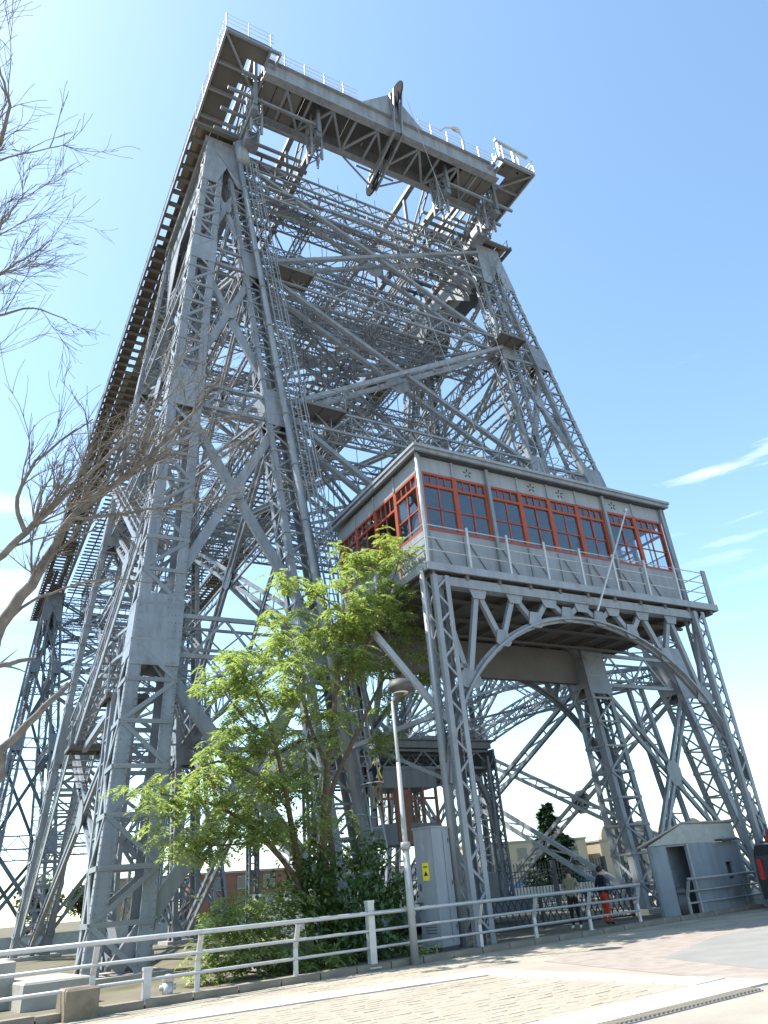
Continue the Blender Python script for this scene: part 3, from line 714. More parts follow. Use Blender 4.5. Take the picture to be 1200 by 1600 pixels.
# sheave house in the middle: gabled hood, frames, wheels
sc = gx(19.3)
h = MB(); h.plate([(sc-2.6,fy-.2,48.8),(sc+2.2,fy-.2,48.8),(sc+.35,fy-.2,51.0),(sc-.4,fy-.2,51.0)], (0,1,0), .06); h.plate([(sc-2.6,fy+2.4,48.8),(sc+2.2,fy+2.4,48.8),(sc+.35,fy+2.4,51.0),(sc-.4,fy+2.4,51.0)], (0,1,0), .06)
h.plate([(sc-2.6,fy-.2,48.8),(sc-.4,fy-.2,51.0),(sc-.4,fy+2.4,51.0),(sc-2.6,fy+2.4,48.8)], (-.7,0,.7), .05); h.plate([(sc+2.2,fy-.2,48.8),(sc+.35,fy-.2,51.0),(sc+.35,fy+2.4,51.0),(sc+2.2,fy+2.4,48.8)], (.7,0,.7), .05)
h.build('hood', STEEL, gan)
f = MB()
for dx in (-.3, .3):
    f.bar((sc+dx,fy-.35,51.0), (sc+dx,fy-.35,46.9), .14, .16, (0,1,0)); f.bar((sc+dx,fy-.85,50.9), (sc+dx,fy-.35,47.6), .10, .14, (0,1,0))
    f.bar((sc+dx,fy-.4,46.95), (sc+dx,by+.9,46.0), .14, .20); f.bar((sc+dx,fy-.4,47.1), (sc+dx,by+.9,46.7), .10, .14); f.bar((sc+dx,by+.3,47.3), (sc+dx,by+.9,46.1), .1, .1)
f.bar((sc-2.6,by+.2,47.2), (sc,by+.9,46.1), .1, .1); f.bar((sc+2.2,by+.2,47.2), (sc,by+.9,46.1), .1, .1); f.bar((sc-1.6,by+.2,46.8), (sc+1.4,by+.2,46.8), .1, .1)
f.build('sheave_frame', STEEL, gan)
for y, z in ((fy-.62,50.7), (by+.75,46.5), (fy+1.2,46.9)):
    w = MB(); r_ = .9 if y != fy+1.2 else .45; w.disc((sc,y,z), r_, .10, (1,0,0)); w.ring((sc,y,z), r_, .06, (1,0,0), seg=28); w.build('sheave', mat('greased_iron', (.03,.03,.032), .95, .2, 4, 0, 1, 0, .05), gan)
# gallows and arc lamp at the right end
gg = MB(); gx1 = gx(28.2)
gg.bar((gx1,25.6,48.4), (gx1,25.6,51.3), .16, .16); gg.bar((gx1+1.4,25.6,48.4), (gx1+1.4,25.6,51.1), .16, .16); gg.bar((gx1-.2,25.6,51.3), (gx1+2.9,25.6,51.0), .2, .2)
for z in (49.0,49.6,50.2): gg.bar((gx1-.4,25.6,z), (gx1+1.4,25.6,z), .05, .05)
gg.build('gallows', GALV, gan)
al = MB(); ax = gx(25.2); al.tube([(ax,26,48.8),(ax,26,50.1),(ax-.2,26,50.8),(ax-.8,26,51.0),(ax-1.5,26,50.6),(ax-2.0,26,49.9)], .07, 8); al.build('lamp_arm', GALV, gan)
MB().ball((ax-.5,26,51.0), .2, 10, 6, (2.2,1,.7)).build('lamp_head', GALV, gan, True)
# hoist cables
for k, (a, b) in enumerate((((20.0,25.3,50.7),(25.2,24.2,17.2)), ((19.3,29.6,46.0),(22.5,24.8,17.0)))):
    tag(MB().tube([a,b], .015, 5).build('hoist_cable', GALV), ('thin steel cable from the top sheave down to the machine house roof', 'thin steel cable hanging from the lower sheave down behind the machine house')[k], 'cable')

# ------------------------------------------------------------------ machine house on its arched frame
mh = thing('machine_house', 'grey raised machine house with orange window frames on an arched steel frame', 'machine house', (0,0,0))
X0, X1, YA, YB = 13.6, 26.9, 19.9, 27.0
ZF, ZS, ZH, ZE = 11.75, 13.28, 15.78, 16.45
def wallbox(name, a, b, m=PANEL): return MB().box(a, b).build(name, m, mh)
wallbox('wall', (X0,YA,ZF), (X1,YA+.08,ZS)); 
posts = [13.6, 16.85, 23.2, 26.9]
# upper wall panels one by one, with cover strips between
ub = [13.6, 15.2, 16.85, 18.45, 20.05, 21.65, 23.2, 25.05, 26.9]
for a, b in zip(ub[:-1], ub[1:]):
    wallbox('wall_panel', (a+.01,YA,ZH), (b-.01,YA+.08,ZE)); wallbox('cover_strip', (b-.05,YA-.05,ZH), (b+.05,YA-.003,ZE))
wallbox('wall', (X0,YB-.08,ZF), (X1,YB,ZE)); wallbox('wall', (X1-.08,YA+.08,ZF), (X1,YB-.08,ZS)); wallbox('wall', (X1-.08,YA+.08,ZH), (X1,YB-.08,ZE))
wallbox('wall', (X0,YA+.08,ZF), (X0+.08,YB-.08,ZS)); 
for k in range(4): wallbox('wall_panel', (X0,YA+.1+k*1.73,ZH), (X0+.08,YA+.1+(k+1)*1.73-.03,ZE)); wallbox('cover_strip', (X0-.05,YA+.05+k*1.73,ZH), (X0-.003,YA+.13+k*1.73,ZE))
wallbox('floor', (13.25,19.5,11.5), (28.3,27.2,11.62), RUSTY_SHADED); wallbox('ceiling', (X0+.1,YA+.1,ZE-.06), (X1-.1,YB-.1,ZE-.01), RUSTY_SHADED)  # floor soffit in the same darker steel, its shade put into the colour
rf = MB(); rf.quad8([(13.25,19.45,16.62),(27.25,19.45,16.62),(27.25,27.4,16.72),(13.25,27.4,16.72),(13.25,19.45,16.74),(27.25,19.45,16.74),(27.25,27.4,16.86),(13.25,27.4,16.86)])
rf = rf.build('roof', PANEL, mh)
MB().box((13.30,19.52,16.46),(27.2,19.62,16.615)).build('gutter', STEEL, rf); MB().box((13.30,19.625,16.46),(13.42,27.35,16.615)).build('gutter', STEEL, rf)
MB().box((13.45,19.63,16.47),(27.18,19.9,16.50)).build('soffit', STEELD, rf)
def window(p, u, w, z0, z1, glass=True, tr=.56, solid=0, open_=False):
    """orange frame with a transom light of four panes over a two by two sash; p = lower left, u = unit along the wall"""
    p = V(p); u = V(u); n = u.cross(V((0,0,1)))
    P_ = lambda a, z, o=0: p+u*a+V((0,0,z-p.z))+n*o
    fr = MB(); t = .095
    for a in (t/2, w-t/2): fr.bar(P_(a,z0), P_(a,z1), .12 if 0 else t, .12, n)
    zt = z1-tr
    for z in (z0+t/2, zt, z1-t/2): fr.bar(P_(t,z), P_(w-t,z), .115, t, (0,0,1))
    wo = fr.build('window', ORANGE, mh)
    mu = MB()
    for k in (1,2,3): a = t+(w-2*t)*k/4; mu.bar(P_(a,zt+t/2), P_(a,z1-t), .045, .05, n)
    mu.bar(P_(w/2,z0+t), P_(w/2,zt-t/2), .05, .05, n); mu.bar(P_(t,lerp(z0,zt,.5)), P_(w-t,lerp(z0,zt,.5)), .05, .045, (0,0,1))
    mu.build('glazing_bars', ORANGE, wo)
    for k in range(4):
        a0 = t+(w-2*t)*k/4+.025; a1 = t+(w-2*t)*(k+1)/4-.025
        q = MB(); j = random.uniform(-.01,.01); q.plate([P_(a0,zt+t/2,-.01), P_(a1,zt+t/2,-.01+j), P_(a1,z1-t,-.01+j), P_(a0,z1-t,-.01)], n, .006); q.build('pane', GLASS, wo)
    for i in range(2):
        for k in range(2):
            if open_ and random.random() < .4: continue
            a0 = t if i == 0 else w/2+.025; a1 = w/2-.025 if i == 0 else w-t; zm = lerp(z0,zt,.5)
            b0, b1 = (z0+t, zm-.02) if k == 0 else (zm+.02, zt-t/2)
            j = random.uniform(-.012,.012); q = MB(); q.plate([P_(a0,b0,-.01), P_(a1,b0,-.01+j), P_(a1,b1,-.01+j), P_(a0,b1,-.01-j)], n, .006); q.build('pane', GLASS, wo)
    return wo
def run(a, b, n):
    w = (b-a)/n
    for k in range(n): window((a+k*w,YA+.04,ZS), (1,0,0), w-.004, ZS, ZH)
run(13.72, 16.77, 2); run(16.93, 23.12, 4); run(23.28, 26.8, 2)
for k in range(4):
    w = (YB-YA-.3)/4; y = YA+.15+k*w
    if k == 1: window((X0+.05,y+w,11.8), (0,-1,0), w-.004, 11.9, ZH+.0, True, .75, 0, True)
    else: window((X0+.05,y+w,ZS), (0,-1,0), w-.004, ZS, ZH, True, .56, 0, k > 0)
for k in range(4): w = (YB-YA-.3)/4; window((X1-.05,YA+.15+k*w,ZS), (0,1,0), w-.004, ZS, ZH, True, .56, 0, True)
for x in posts: MB().bar((x,YA-.08,11.75), (x,YA-.08,ZE), .14, .12, (0,1,0)).build('corner_post', STEEL, mh)
MB().tube([(13.5,19.75,11.7),(13.5,19.75,16.45)], .075, 10).build('downpipe', GALV, mh, True)
MB().tube([(27.02,19.8,11.7),(27.02,19.8,16.45)], .07, 10).build('downpipe', STEEL, mh, True)
def starvent(x, z):
    b = MB()
    for k in range(5):
        t = 2*math.pi*k/5+.3; d = V((math.cos(t),0,math.sin(t))); s = V((-math.sin(t),0,math.cos(t)))
        b.plate([V((x,YA-.006,z))+d*.05, V((x,YA-.006,z))+d*.13+s*.045, V((x,YA-.006,z))+d*.23+s*.02, V((x,YA-.006,z))+d*.16-s*.02], (0,1,0), .006)
    b.build('star_vent', BLACK, mh)
for x in (15.95, 19.2, 20.75, 23.85): starvent(x, 16.13)
for i in range(9):                                 # slanting stiffeners on the lower wall
    x = 13.9+i*1.55
    if x+.9 < X1: piece('stiffener', (x+.1,YA-.03,12.95), (x+.85,YA-.03,11.8), .06, .05, STEEL, mh); piece('wall_rib', (x-.12,YA-.03,11.8), (x-.12,YA-.03,13.2), .08, .05, STEEL, mh)
# balcony rail
br = MB()
for z in (12.25, 12.75, 13.25): br.tube([(13.3,19.5,z),(28.25,19.5,z),(28.25,21.4,z)], .022, 6); br.tube([(13.3,19.5,z),(13.3,22.0,z)], .022, 6)
br = br.build('balcony_rail', GALV, mh)
for i in range(9): x = 13.3+i*1.84; piece('rail_post', (x,19.48,11.62), (x-.03,19.40,13.32), .09, .06, GALV if i < 8 else STEEL, br)
piece('rail_post', (28.28,19.55,11.5), (28.28,19.55,13.4), .2, .1, STEEL, br); piece('rail_post', (28.25,21.4,11.6), (28.25,21.4,13.3), .07, .07, STEEL, br)
MB().box((13.2,19.38,11.44),(28.36,19.46,11.72)).build('edge_channel', PANEL, mh); MB().box((28.305,19.465,11.44),(28.38,27,11.72)).build('edge_channel', PANEL, mh); MB().box((13.15,19.465,11.44),(13.24,27,11.72)).build('edge_channel', PANEL, mh)
for i in range(11): x = 13.5+i*1.45; piece('floor_beam', (x,19.5,11.38), (x,27,11.38), .12, .22, RUSTY_SHADED, mh)
for y in (21.4, 23.2, 25.0): piece('floor_beam', (13.3,y,11.22), (28.2,y,11.22), .16, .10, RUSTY_SHADED, mh)
# arched frame, front and rear
def archz(x): 
    t = (x-20.35)/7.1; return 3.6+6.75*math.sqrt(max(0, 1-t*t))
def arch(Y, st, full):
    par = MB(); N = 36
    xs = [20.35+7.05*math.sin(math.pi*(i/N-.5)) for i in range(N+1)]
    for i in range(N):
        a, b = V((xs[i],Y,archz(xs[i]))), V((xs[i+1],Y,archz(xs[i+1]))); par.bar(a, b, .42, .07); par.bar(a+V((0,0,-.0)), b, .07, .26)
    ao = par.build('arch_rib', st, mh)
    MB().bar((13.6,Y,11.15), (27.1,Y,11.15), .40, .34).build('top_chord', st, mh)
    n = 8; tx = [13.75+(27.0-13.75)*i/n for i in range(n+1)]; ax = [(tx[i]+tx[i+1])/2 for i in range(n)]
    for i in range(n):
        a = V((ax[i],Y,archz(ax[i])+.05))
        for t in (tx[i], tx[i+1]):
            top = V((t,Y,11.0)); 
            if (top-a).length > .5: piece('arch_web', a, top, .20, .16, st, mh, (0,1,0))
    if full:
        for x in ax:
            c = V((x,Y-.12,archz(x)+.12)); r = .34 if 15 < x < 25.7 else .5
            MB().plate([c+V((-r,0,-.12)), c+V((-.2,0,-.26)), c+V((.2,0,-.26)), c+V((r,0,-.12)), c+V((r*.62,0,.34)), c+V((-r*.62,0,.34))], (0,1,0), .03).build('gusset_plate', st, mh)
        for x in tx[1:-1]:
            c = V((x,Y-.12,10.95)); MB().plate([c+V((-.42,0,.12)), c+V((-.25,0,-.3)), c+V((.25,0,-.3)), c+V((.42,0,.12))], (0,1,0), .03).build('gusset_plate', st, mh)
        for x, s in ((13.75,1),(27.0,-1)): piece('arch_web', (x,Y,8.15), (ax[0] if s > 0 else ax[-1],Y,8.15), .16, .16, st, mh)
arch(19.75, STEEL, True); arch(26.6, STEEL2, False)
for k, (x, y) in enumerate(((13.75,19.75),(27.05,19.75),(13.75,26.4),(27.05,26.4))):
    b = MB(); w, d = .66, .56; z1 = 11.3
    for a in (-1,1):
        pass
        for c in (-1,1): b.bar((x+a*(w/2-.08),y+c*d/2,.05), (x+a*(w/2-.08),y+c*d/2,z1), .17, .05, (0,1,0)); b.bar((x+a*w/2,y+c*(d/2-.07),.05), (x+a*w/2,y+c*(d/2-.07),z1), .04, .14, (0,1,0))
    for c in (-1, 1):
        for i in range(18):
            z = .3+i*.61; b.bar((x-.3*(1 if i%2 else -1),y+c*d/2,z), (x+.3*(1 if i%2 else -1),y+c*d/2,z+.61), .07, .03, (0,1,0))
    for a in (-1, 1):
        for i in range(18):
            z = .3+i*.61; b.bar((x+a*w/2,y-.25*(1 if i%2 else -1),z), (x+a*w/2,y+.25*(1 if i%2 else -1),z+.61), .06, .03, (1,0,0))
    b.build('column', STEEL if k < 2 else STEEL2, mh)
MB().tube([(13.12,19.7,.1),(13.12,19.7,11.5)], .10, 10).build('downpipe', STEEL, mh, True)
for (x, s) in ((13.75,-1),):
    MB().bar((x+.1*s,19.9,6.3), (x-1.9,21.2,9.6), .22, .14, (0,1,0)).build('knee_brace', GALV, mh)
MB().bar((13.4,20.2,6.6), (12.0,23.5,6.2), .12, .16).build('tie_bar', STEEL, mh); MB().bar((13.4,20.1,4.6), (12.6,23.4,6.2), .1, .1).build('tie_bar', STEEL, mh)
tag(MB().tube([(20.65,19.15,10.55),(23.05,18.6,15.05)], [.045,.03], 8).bar((22.98,18.6,15.05),(23.14,18.6,15.2),.1,.1).build('flagpole', GALV), 'bare slanting flagpole fixed in front of the machine house balcony', 'flagpole')

# ------------------------------------------------------------------ gondola hanging inside the tower
gd = thing('gondola', 'dark roofed transporter gondola with a small brown windowed cabin, hanging low inside the tower', 'gondola', (17.3, 32.4, 0))
MB().box((-4.7,-3.6,7.25),(4.7,3.6,7.55)).box((-4.9,-3.8,7.55),(4.9,3.8,7.62)).build('roof', STEEL2, gd)
for k in range(7): y = -3.3+k*1.1; b = MB(); b.twin((-4.7,y,6.8), (4.7,y,6.8), .75, .1, .1, (0,0,1), .07, .75); b.build('roof_truss', STEEL2, gd)
for s in (-1, 1):
    MB().box((s*4.85-.05,-3.55,6.3),(s*4.85+.05,3.55,7.24)).build('fascia', STEEL2, gd)
    for y in (-3.4, 3.4):
        b = MB(); b.lattice((s*4.6,y,.9), (s*4.6,y,6.9), .4, .4, .1, .06, .6); b.build('post', STEEL2, gd)
        pts = [V((s*4.5,y,3.6+0)), V((s*4.35,y,4.8)), V((s*3.9,y,5.8)), V((s*3.1,y,6.5)), V((s*2.2,y,6.8))]
        c = MB()
        for a, e in zip(pts[:-1], pts[1:]): c.bar(a, e, .22, .2)
        c.build('arch_bracket', STEEL2, gd)
    MB().box((s*4.7-.04,-3.4,.9),(s*4.7+.04,3.4,2.0)).build('side_panel', STEEL2, gd)
MB().box((-5.0,-4.6,.45),(5.0,4.6,.9)).build('deck', STEEL2, gd)
BRN = mat('brown_varnish', (.17, .055, .022), .5, .2, 4)
cb = MB(); cx0, cx1, cy0, cy1 = -1.3, 1.6, -3.3, -1.4
cb.box((cx0,cy0,3.35),(cx1,cy1,4.15)).box((cx0,cy0,5.6),(cx1,cy1,6.5)).build('cabin_wall', STEEL2, gd)
for k in range(5): x = lerp(cx0+.06, cx1-.06, k/4); piece('window_mullion', (x,cy0+.03,4.15), (x,cy0+.03,5.6), .12, .1, BRN, gd); piece('window_mullion', (x,cy1-.03,4.15), (x,cy1-.03,5.6), .1, .1, BRN, gd)
piece('window_bar', (cx0,cy0+.03,5.15), (cx1,cy0+.03,5.15), .08, .1, BRN, gd)
MB().box((cx0+.75,cy0-.03,3.4),(cx0+1.4,cy0-.003,5.5)).build('cabin_door', BRN, gd)
cbs = MB()
for k in range(6):
    x = -4+k*1.6; cbs.tube([(x,-2.5,7.6),(x*.9,-2.5,45.0)], .022, 4); cbs.tube([(x,2.5,7.6),(-x*.9,2.5,45.0)], .022, 4)
cbs.build('suspension_cables', STEELD, gd, kind='stuff')
# ------------------------------------------------------------------ street railing
def railing(name, label, xs, zb, mat_, ends):
    x0, x1 = xs[0], xs[-1]
    r = thing(name, label, 'railing', (x0, railY(x0), 0))
    o = V((x0, railY(x0), 0)); P_ = lambda x, z, dy=0: V((x, railY(x)+dy, z))-o
    def bent(x):
        # tapered plate post, upright to mid height then leaning out over the pavement
        b = MB(); b.bar(P_(x,.10), P_(x,.68), .10, .055, (0,1,0)); b.bar(P_(x,.66), P_(x,1.14,-.20), .10, .055, (0,1,0)); b.bar(P_(x,.12), P_(x,.14), .18, .14, (0,1,0))
        b.build('post', mat_, r)
    for x in xs: bent(x)
    MB().tube([P_(x0-.05*ends[0],1.19,-.22), P_(x1+.05,1.19,-.22)], .048, 10).build('handrail', mat_, r, True)
    MB().tube([P_(x0,.82,-.08), P_(x1,.82,-.08)], .034, 8).build('middle_rail', mat_, r, True)
    MB().tube([P_(x0,.46,-.02), P_(x1,.46,-.02)], .034, 8).build('lower_rail', mat_, r, True)
    return r
railing('street_railing', 'long pale galvanised street railing with bent posts in front of the tower and tree', [-4.2,-1.0,2.9,5.0,7.3,10.6,12.9,15.0,17.35,19.75], .12, GALV, (0,1))
GALVD = mat('dull_galvanised', (.25, .255, .255), .45, .12, 5, 0, 1, .2, .4)
railing('street_railing', 'short dull grey street railing section in front of the small hut', [22.55, 26.2, 29.8], .12, GALVD, (1,0))
def plainpost(x, dy, h, w, name, label):
    o = thing(name, label, 'post', (x, railY(x)+dy, .05))
    MB().box((-w/2,-w/2,0),(w/2,w/2,h-.06)).build('shaft', GALV, o); MB().box((-w/2-.012,-w/2-.012,h-.06),(w/2+.012,w/2+.012,h)).build('cap', GALV, o)
    MB().box((-w*.9,-w*.9,0),(w*.9,w*.9,.03)).build('base_plate', GALV, o)
plainpost(9.35, -.05, 1.42, .17, 'steel_post', 'tall plain square steel post behind the railing beside the bush')
plainpost(3.95, .0, .62, .15, 'steel_post', 'short plain square steel stub post under the railing at left')
o = thing('water_valve', 'small pale cast valve standing behind the kerb at left', 'valve', (4.45, railY(4.45)+.25, .06))
MB().tube([(0,0,0),(0,0,.28)], .11, 12).build('body', GALV, o, True); MB().ball((0,0,.34), .12, 12, 8, (1,1,.8)).build('cap', GALV, o, True); MB().tube([(-.16,0,.2),(.16,0,.2)], .05, 8).build('flange', GALV, o, True)
# concrete blocks at the kerb, left
def block(x0, y0, x1, y1, z0, z1, label, m, jit=.02, rz=.13):
    b = MB(); cx, cy = (x0+x1)/2, (y0+y1)/2; w, d = (x1-x0)/2, (y1-y0)/2; bev = .035; P_ = []
    for (z, s) in ((z0,1.0),(z1-bev,1.0),(z1,1-bev/min(w,d))):
        for a, c in ((-1,-1),(1,-1),(1,1),(-1,1)): P_.append((a*w*s+random.uniform(-jit,jit), c*d*s+random.uniform(-jit,jit), z+random.uniform(-jit,jit)*.5))
    b.v = P_
    for k in range(2):
        for i in range(4): b.f.append((k*4+i, k*4+(i+1)%4, k*4+4+(i+1)%4, k*4+4+i))
    b.f.append((8,9,10,11)); b.mi = [0]*len(b.f)
    o = b.build('concrete_block', m); o.location = (cx, cy, 0); o.rotation_euler = (0,0,rz); return tag(o, label, 'concrete block')
block(2.35, 16.75, 2.95, 17.3, 0, .50, 'square brown weathered concrete block beside the kerb at lower left', OLDCONC, .012)
block(1.7, 19.0, 3.1, 21.6, 0, .55, 'pale sloping concrete slab behind the railing at lower left', CONC)
block(.6, 20.0, 1.55, 23.5, 0, .95, 'tall pale concrete plinth at the left edge behind the railing', CONC)
block(5.5, 31.0, 7.2, 33.0, 0, .45, 'low concrete footing block between the left legs of the tower', CONC)
block(7.6, 20.6, 9.0, 21.6, 0, .72, 'pale rounded concrete footing beside the bush behind the railing', CONC)
# ------------------------------------------------------------------ street lamp
lp = thing('street_lamp', 'slender grey street lamp with a domed head in front of the railing', 'street lamp', (10.45, 17.85, .0))
LM = mat('lamp_post_paint', (.30, .305, .30), .5, .08, 4, .1, 20, 0, .4, (.25, .22, .18), 3, .6, .8)
MB().tube([(0,0,0),(0,0,2.6)], [.098,.09], 14).build('lower_shaft', LM, lp, True); MB().tube([(0,0,2.6),(0,0,2.72),(0,0,4.7)], [.088,.068,.062], 12).build('middle_shaft', LM, lp, True); MB().tube([(0,0,4.7),(0,0,4.8),(-.03,0,6.35)], [.062,.048,.042], 12).build('upper_shaft', LM, lp, True)
MB().tube([(0,0,2.55),(0,0,2.72)], .13, 14).build('collar', LM, lp, True)
HD = mat('lamp_head_grey', (.075, .07, .068), .6, .15, 5)
hd = MB(); hb = V((.28,.0,6.75)); prof = [(.06,-.42),(.16,-.12),(.35,-.05),(.37,.02),(.32,.12),(.24,.22),(.08,.26)]
for i, (r, z) in enumerate(prof):
    for k in range(18): t = 2*math.pi*k/18; hd.v.append((hb.x+(-.28 if i < 1 else 0)+r*math.cos(t), hb.y+r*math.sin(t), hb.z+z))
for i in range(len(prof)-1):
    for k in range(18): hd.f.append((i*18+k, i*18+(k+1)%18, (i+1)*18+(k+1)%18, (i+1)*18+k)); hd.mi.append(0)
hd.f.append(tuple(range((len(prof)-1)*18, len(prof)*18))); hd.mi.append(0)
hd.build('lamp_head', HD, lp, True)
MB().disc((.28,0,6.60), .21, .03, (0,0,1)).build('lens', mat('lamp_lens', (.75,.62,.42), .3, .04), lp)
# ------------------------------------------------------------------ electrical cabinet
ec = thing('electrical_cabinet', 'tall grey metal electrical cabinet with yellow warning sticker behind the railing', 'cabinet', (12.45, 19.75, .06), math.radians(22))
MB().box((-.42,-.33,.12),(.42,.33,3.1)).box((-.45,-.36,3.1),(.45,.36,3.14)).build('body', PANEL, ec); MB().box((-.40,-.31,0),(.40,.31,.119)).build('plinth', STEELD, ec)
MB().box((-.427,-.28,.2),(-.421,.28,3.0)).build('door', PANEL, ec); MB().box((.10,-.338,.2),(.105,-.331,3.0)).build('door_seam', STEELD, ec)
for z in (.5, 1.6, 2.7): MB().tube([(-.2+.55,-.345,z),(-.2+.55,-.345,z+.12)], .012, 6).build('hinge', STEELD, ec)
for k in range(5): MB().box((-.434,-.2,.45+k*.07),(-.428,.16,.475+k*.07)).build('vent_slot', STEELD, ec)
MB().bar((-.45,.2,1.5),(-.45,.2,1.68),.025,.03).build('handle', STEELD, ec)
MB().box((-.434,-.12,1.75),(-.429,.10,2.2)).build('warning_sticker', YEL, ec)
tri = MB(); tri.plate([(-.437,-.08,1.87),(-.437,.06,1.87),(-.437,-.01,2.0)], (1,0,0), .004); tri.bar((-.437,-.08,2.1),(-.437,.06,2.1),.004,.03); tri.build('warning_print', BLACK, ec)
# ------------------------------------------------------------------ hut
hu = thing('hut', 'small grey rendered hut with a dark open doorway and pale fascia beside the railing', 'hut', (0,0,0))
HUTM = mat('hut_grey_render', (.215, .24, .265), .7, .07, 2, .2, 25, 0, .3, (.15,.145,.135), 1.2, .55, .8, streak=.2); HUTW = mat('hut_white_fascia', (.36, .355, .33), .8, .12, 4, .3, 25, 0, .2, (.24,.215,.18), 2, .55, .75)
a = V((21.98,20.55,.06)); b = V((23.19,19.85,.06)); u2 = V((.963,.17,0)); u2.normalize(); c = b+u2*3.6; d = a+u2*3.6
dirg = (b-a).normalized(); wdir = V((-dirg.y, dirg.x, 0))
def wall(p, q, z0, z1, t=.12, name='wall', m=HUTM):
    p = V(p); q = V(q); n = V((-(q-p).y, (q-p).x, 0)).normalized()*t
    MB().quad8([V((p.x,p.y,z0)),V((q.x,q.y,z0)),V((q.x,q.y,z0))+n,V((p.x,p.y,z0))+n,V((p.x,p.y,z1)),V((q.x,q.y,z1)),V((q.x,q.y,z1))+n,V((p.x,p.y,z1))+n]).build(name, m, hu)
m0 = a.lerp(b, .46); wall(a, m0, .06, 2.30); wall(m0, b, 2.24, 2.30)
q1 = b+u2*2.35; q2 = b+u2*2.85
wall(b, q1, .06, 2.30); wall(q1, q2, .06, 1.05); wall(q1, q2, 1.62, 2.30); wall(q2, c, .06, 2.30); wall(c, d, .06, 2.30); wall(d, a, .06, 2.30)
MB().bar(b+V((0,-.012,0))+V((-.01,0,0)), b+V((-.01,-.012,2.24)), .05, .05, (0,1,0)).build('door_jamb', HUTW, hu)
# gable fascia and mono-pitch roof
e1 = V((b.x,b.y,2.95)); e2 = V((c.x,c.y,2.98)); lo1 = V((a.x,a.y,2.31)); lo2 = V((d.x,d.y,2.31))
MB().plate([a+V((0,0,2.25)), b+V((0,0,2.25)), e1], dirg.cross(V((0,0,1))), .06).build('gable', HUTW, hu)
wall(b-u2*.0, c, 2.305, 2.93, .05, 'fascia', HUTW)
ov = (a-b).normalized()*.30; nrm = V((0,0,1)); 
MB().plate([e1-u2*.12-ov*.2+V((0,0,.04)), e2+u2*.1-ov*.2+V((0,0,.04)), lo2+ov+u2*.1+V((0,0,-.02)), lo1+ov-u2*.12+V((0,0,-.02))], nrm, .05).build('roof', CONC, hu)
MB().bar(b+u2*2.0+V((.02,-.10,2.30)), b+u2*3.3+V((.02,-.12,2.30)), .34, .06).build('window_hood', STEELD, hu)
MB().quad8([q1+V((0,.13,1.0)),q2+V((0,.13,1.0)),q2+V((0,.15,1.0)),q1+V((0,.15,1.0)),q1+V((0,.13,1.5)),q2+V((0,.13,1.5)),q2+V((0,.15,1.5)),q1+V((0,.15,1.5))]).build('window_board', STEELD, hu)
fl = thing('waste_drum', 'dark grey plastic drum standing in the hut doorway', 'drum', (22.85, 20.42, .06))
DR = mat('dark_plastic', (.09,.095,.10), .5, .1)
MB().tube([(0,0,0),(0,0,.7)], [.26,.31], 16).build('body', DR, fl, True); MB().tube([(0,0,.7),(0,0,.78),(0,0,.9)], [.34,.34,.16], 16).build('lid', DR, fl, True)
# ------------------------------------------------------------------ vehicle at the right edge
ve = thing('parked_van', 'dark van with red tail lights and red roof load at right edge', 'van', (27.75, 18.35, .0), math.radians(7.7))
VB = mat('van_body', (.035,.037,.04), .3, .06, 2, 0, 1, .2, .6); RED = mat('red_paint', (.42,.02,.02), .35, .1)
b = MB(); prof = [(-2.3,.35),(2.3,.35),(2.3,1.0),(1.3,1.25),(.8,1.95),(-2.0,2.05),(-2.25,1.7),(-2.35,1.0)]
b.plate([(x,0,z) for x,z in prof], (0,1,0), 1.8); b.build('body', VB, ve)
for y in (-.912, .912):
    for x0, x1 in ((-1.9,-.6),(-.45,.75)): MB().plate([(x0,y,1.2),(x1,y,1.2),(x1-.1,y,1.85),(x0+.05,y,1.85)], (0,1,0), .012).build('side_window', GLASS, ve)
for y in (-.7, .7): MB().bar((-2.36,y,.95), (-2.33,y,1.6), .16, .04, (1,0,0)).build('tail_light', RED, ve)
MB().plate([(-2.345,-.55,1.15),(-2.345,.55,1.15),(-2.19,.55,1.72),(-2.19,-.55,1.72)], (1,0,-.25), .02).build('rear_window', GLASS, ve)
for x in (-1.45, 1.45):
    for y in (-.86, .86):
        w = MB().tube([(x,y-.11,.33),(x,y+.11,.33)], .33, 20).build('tyre', BLACK, ve, True); MB().tube([(x,y-.118,.33),(x,y+.118,.33)], .18, 16).build('rim', GALV, w, True)
for x in (-1.6, .4): MB().bar((x,-.85,2.14), (x,.85,2.14), .06, .06).build('roof_bar', STEELD, ve)
MB().box((-1.9,-.7,2.18),(.6,.5,2.34)).build('roof_load', RED, ve); MB().tube([(-2.0,.2,2.45),(.7,.2,2.45)], .08, 8).build('roof_load', RED, ve); MB().box((-2.1,-.75,2.2),(-1.92,-.2,2.32)).build('roof_load', GALV, ve); MB().tube([(-1.2,.7,2.15),(-1.2,.7,2.75)], .04, 8).build('roof_post', STEELD, ve)
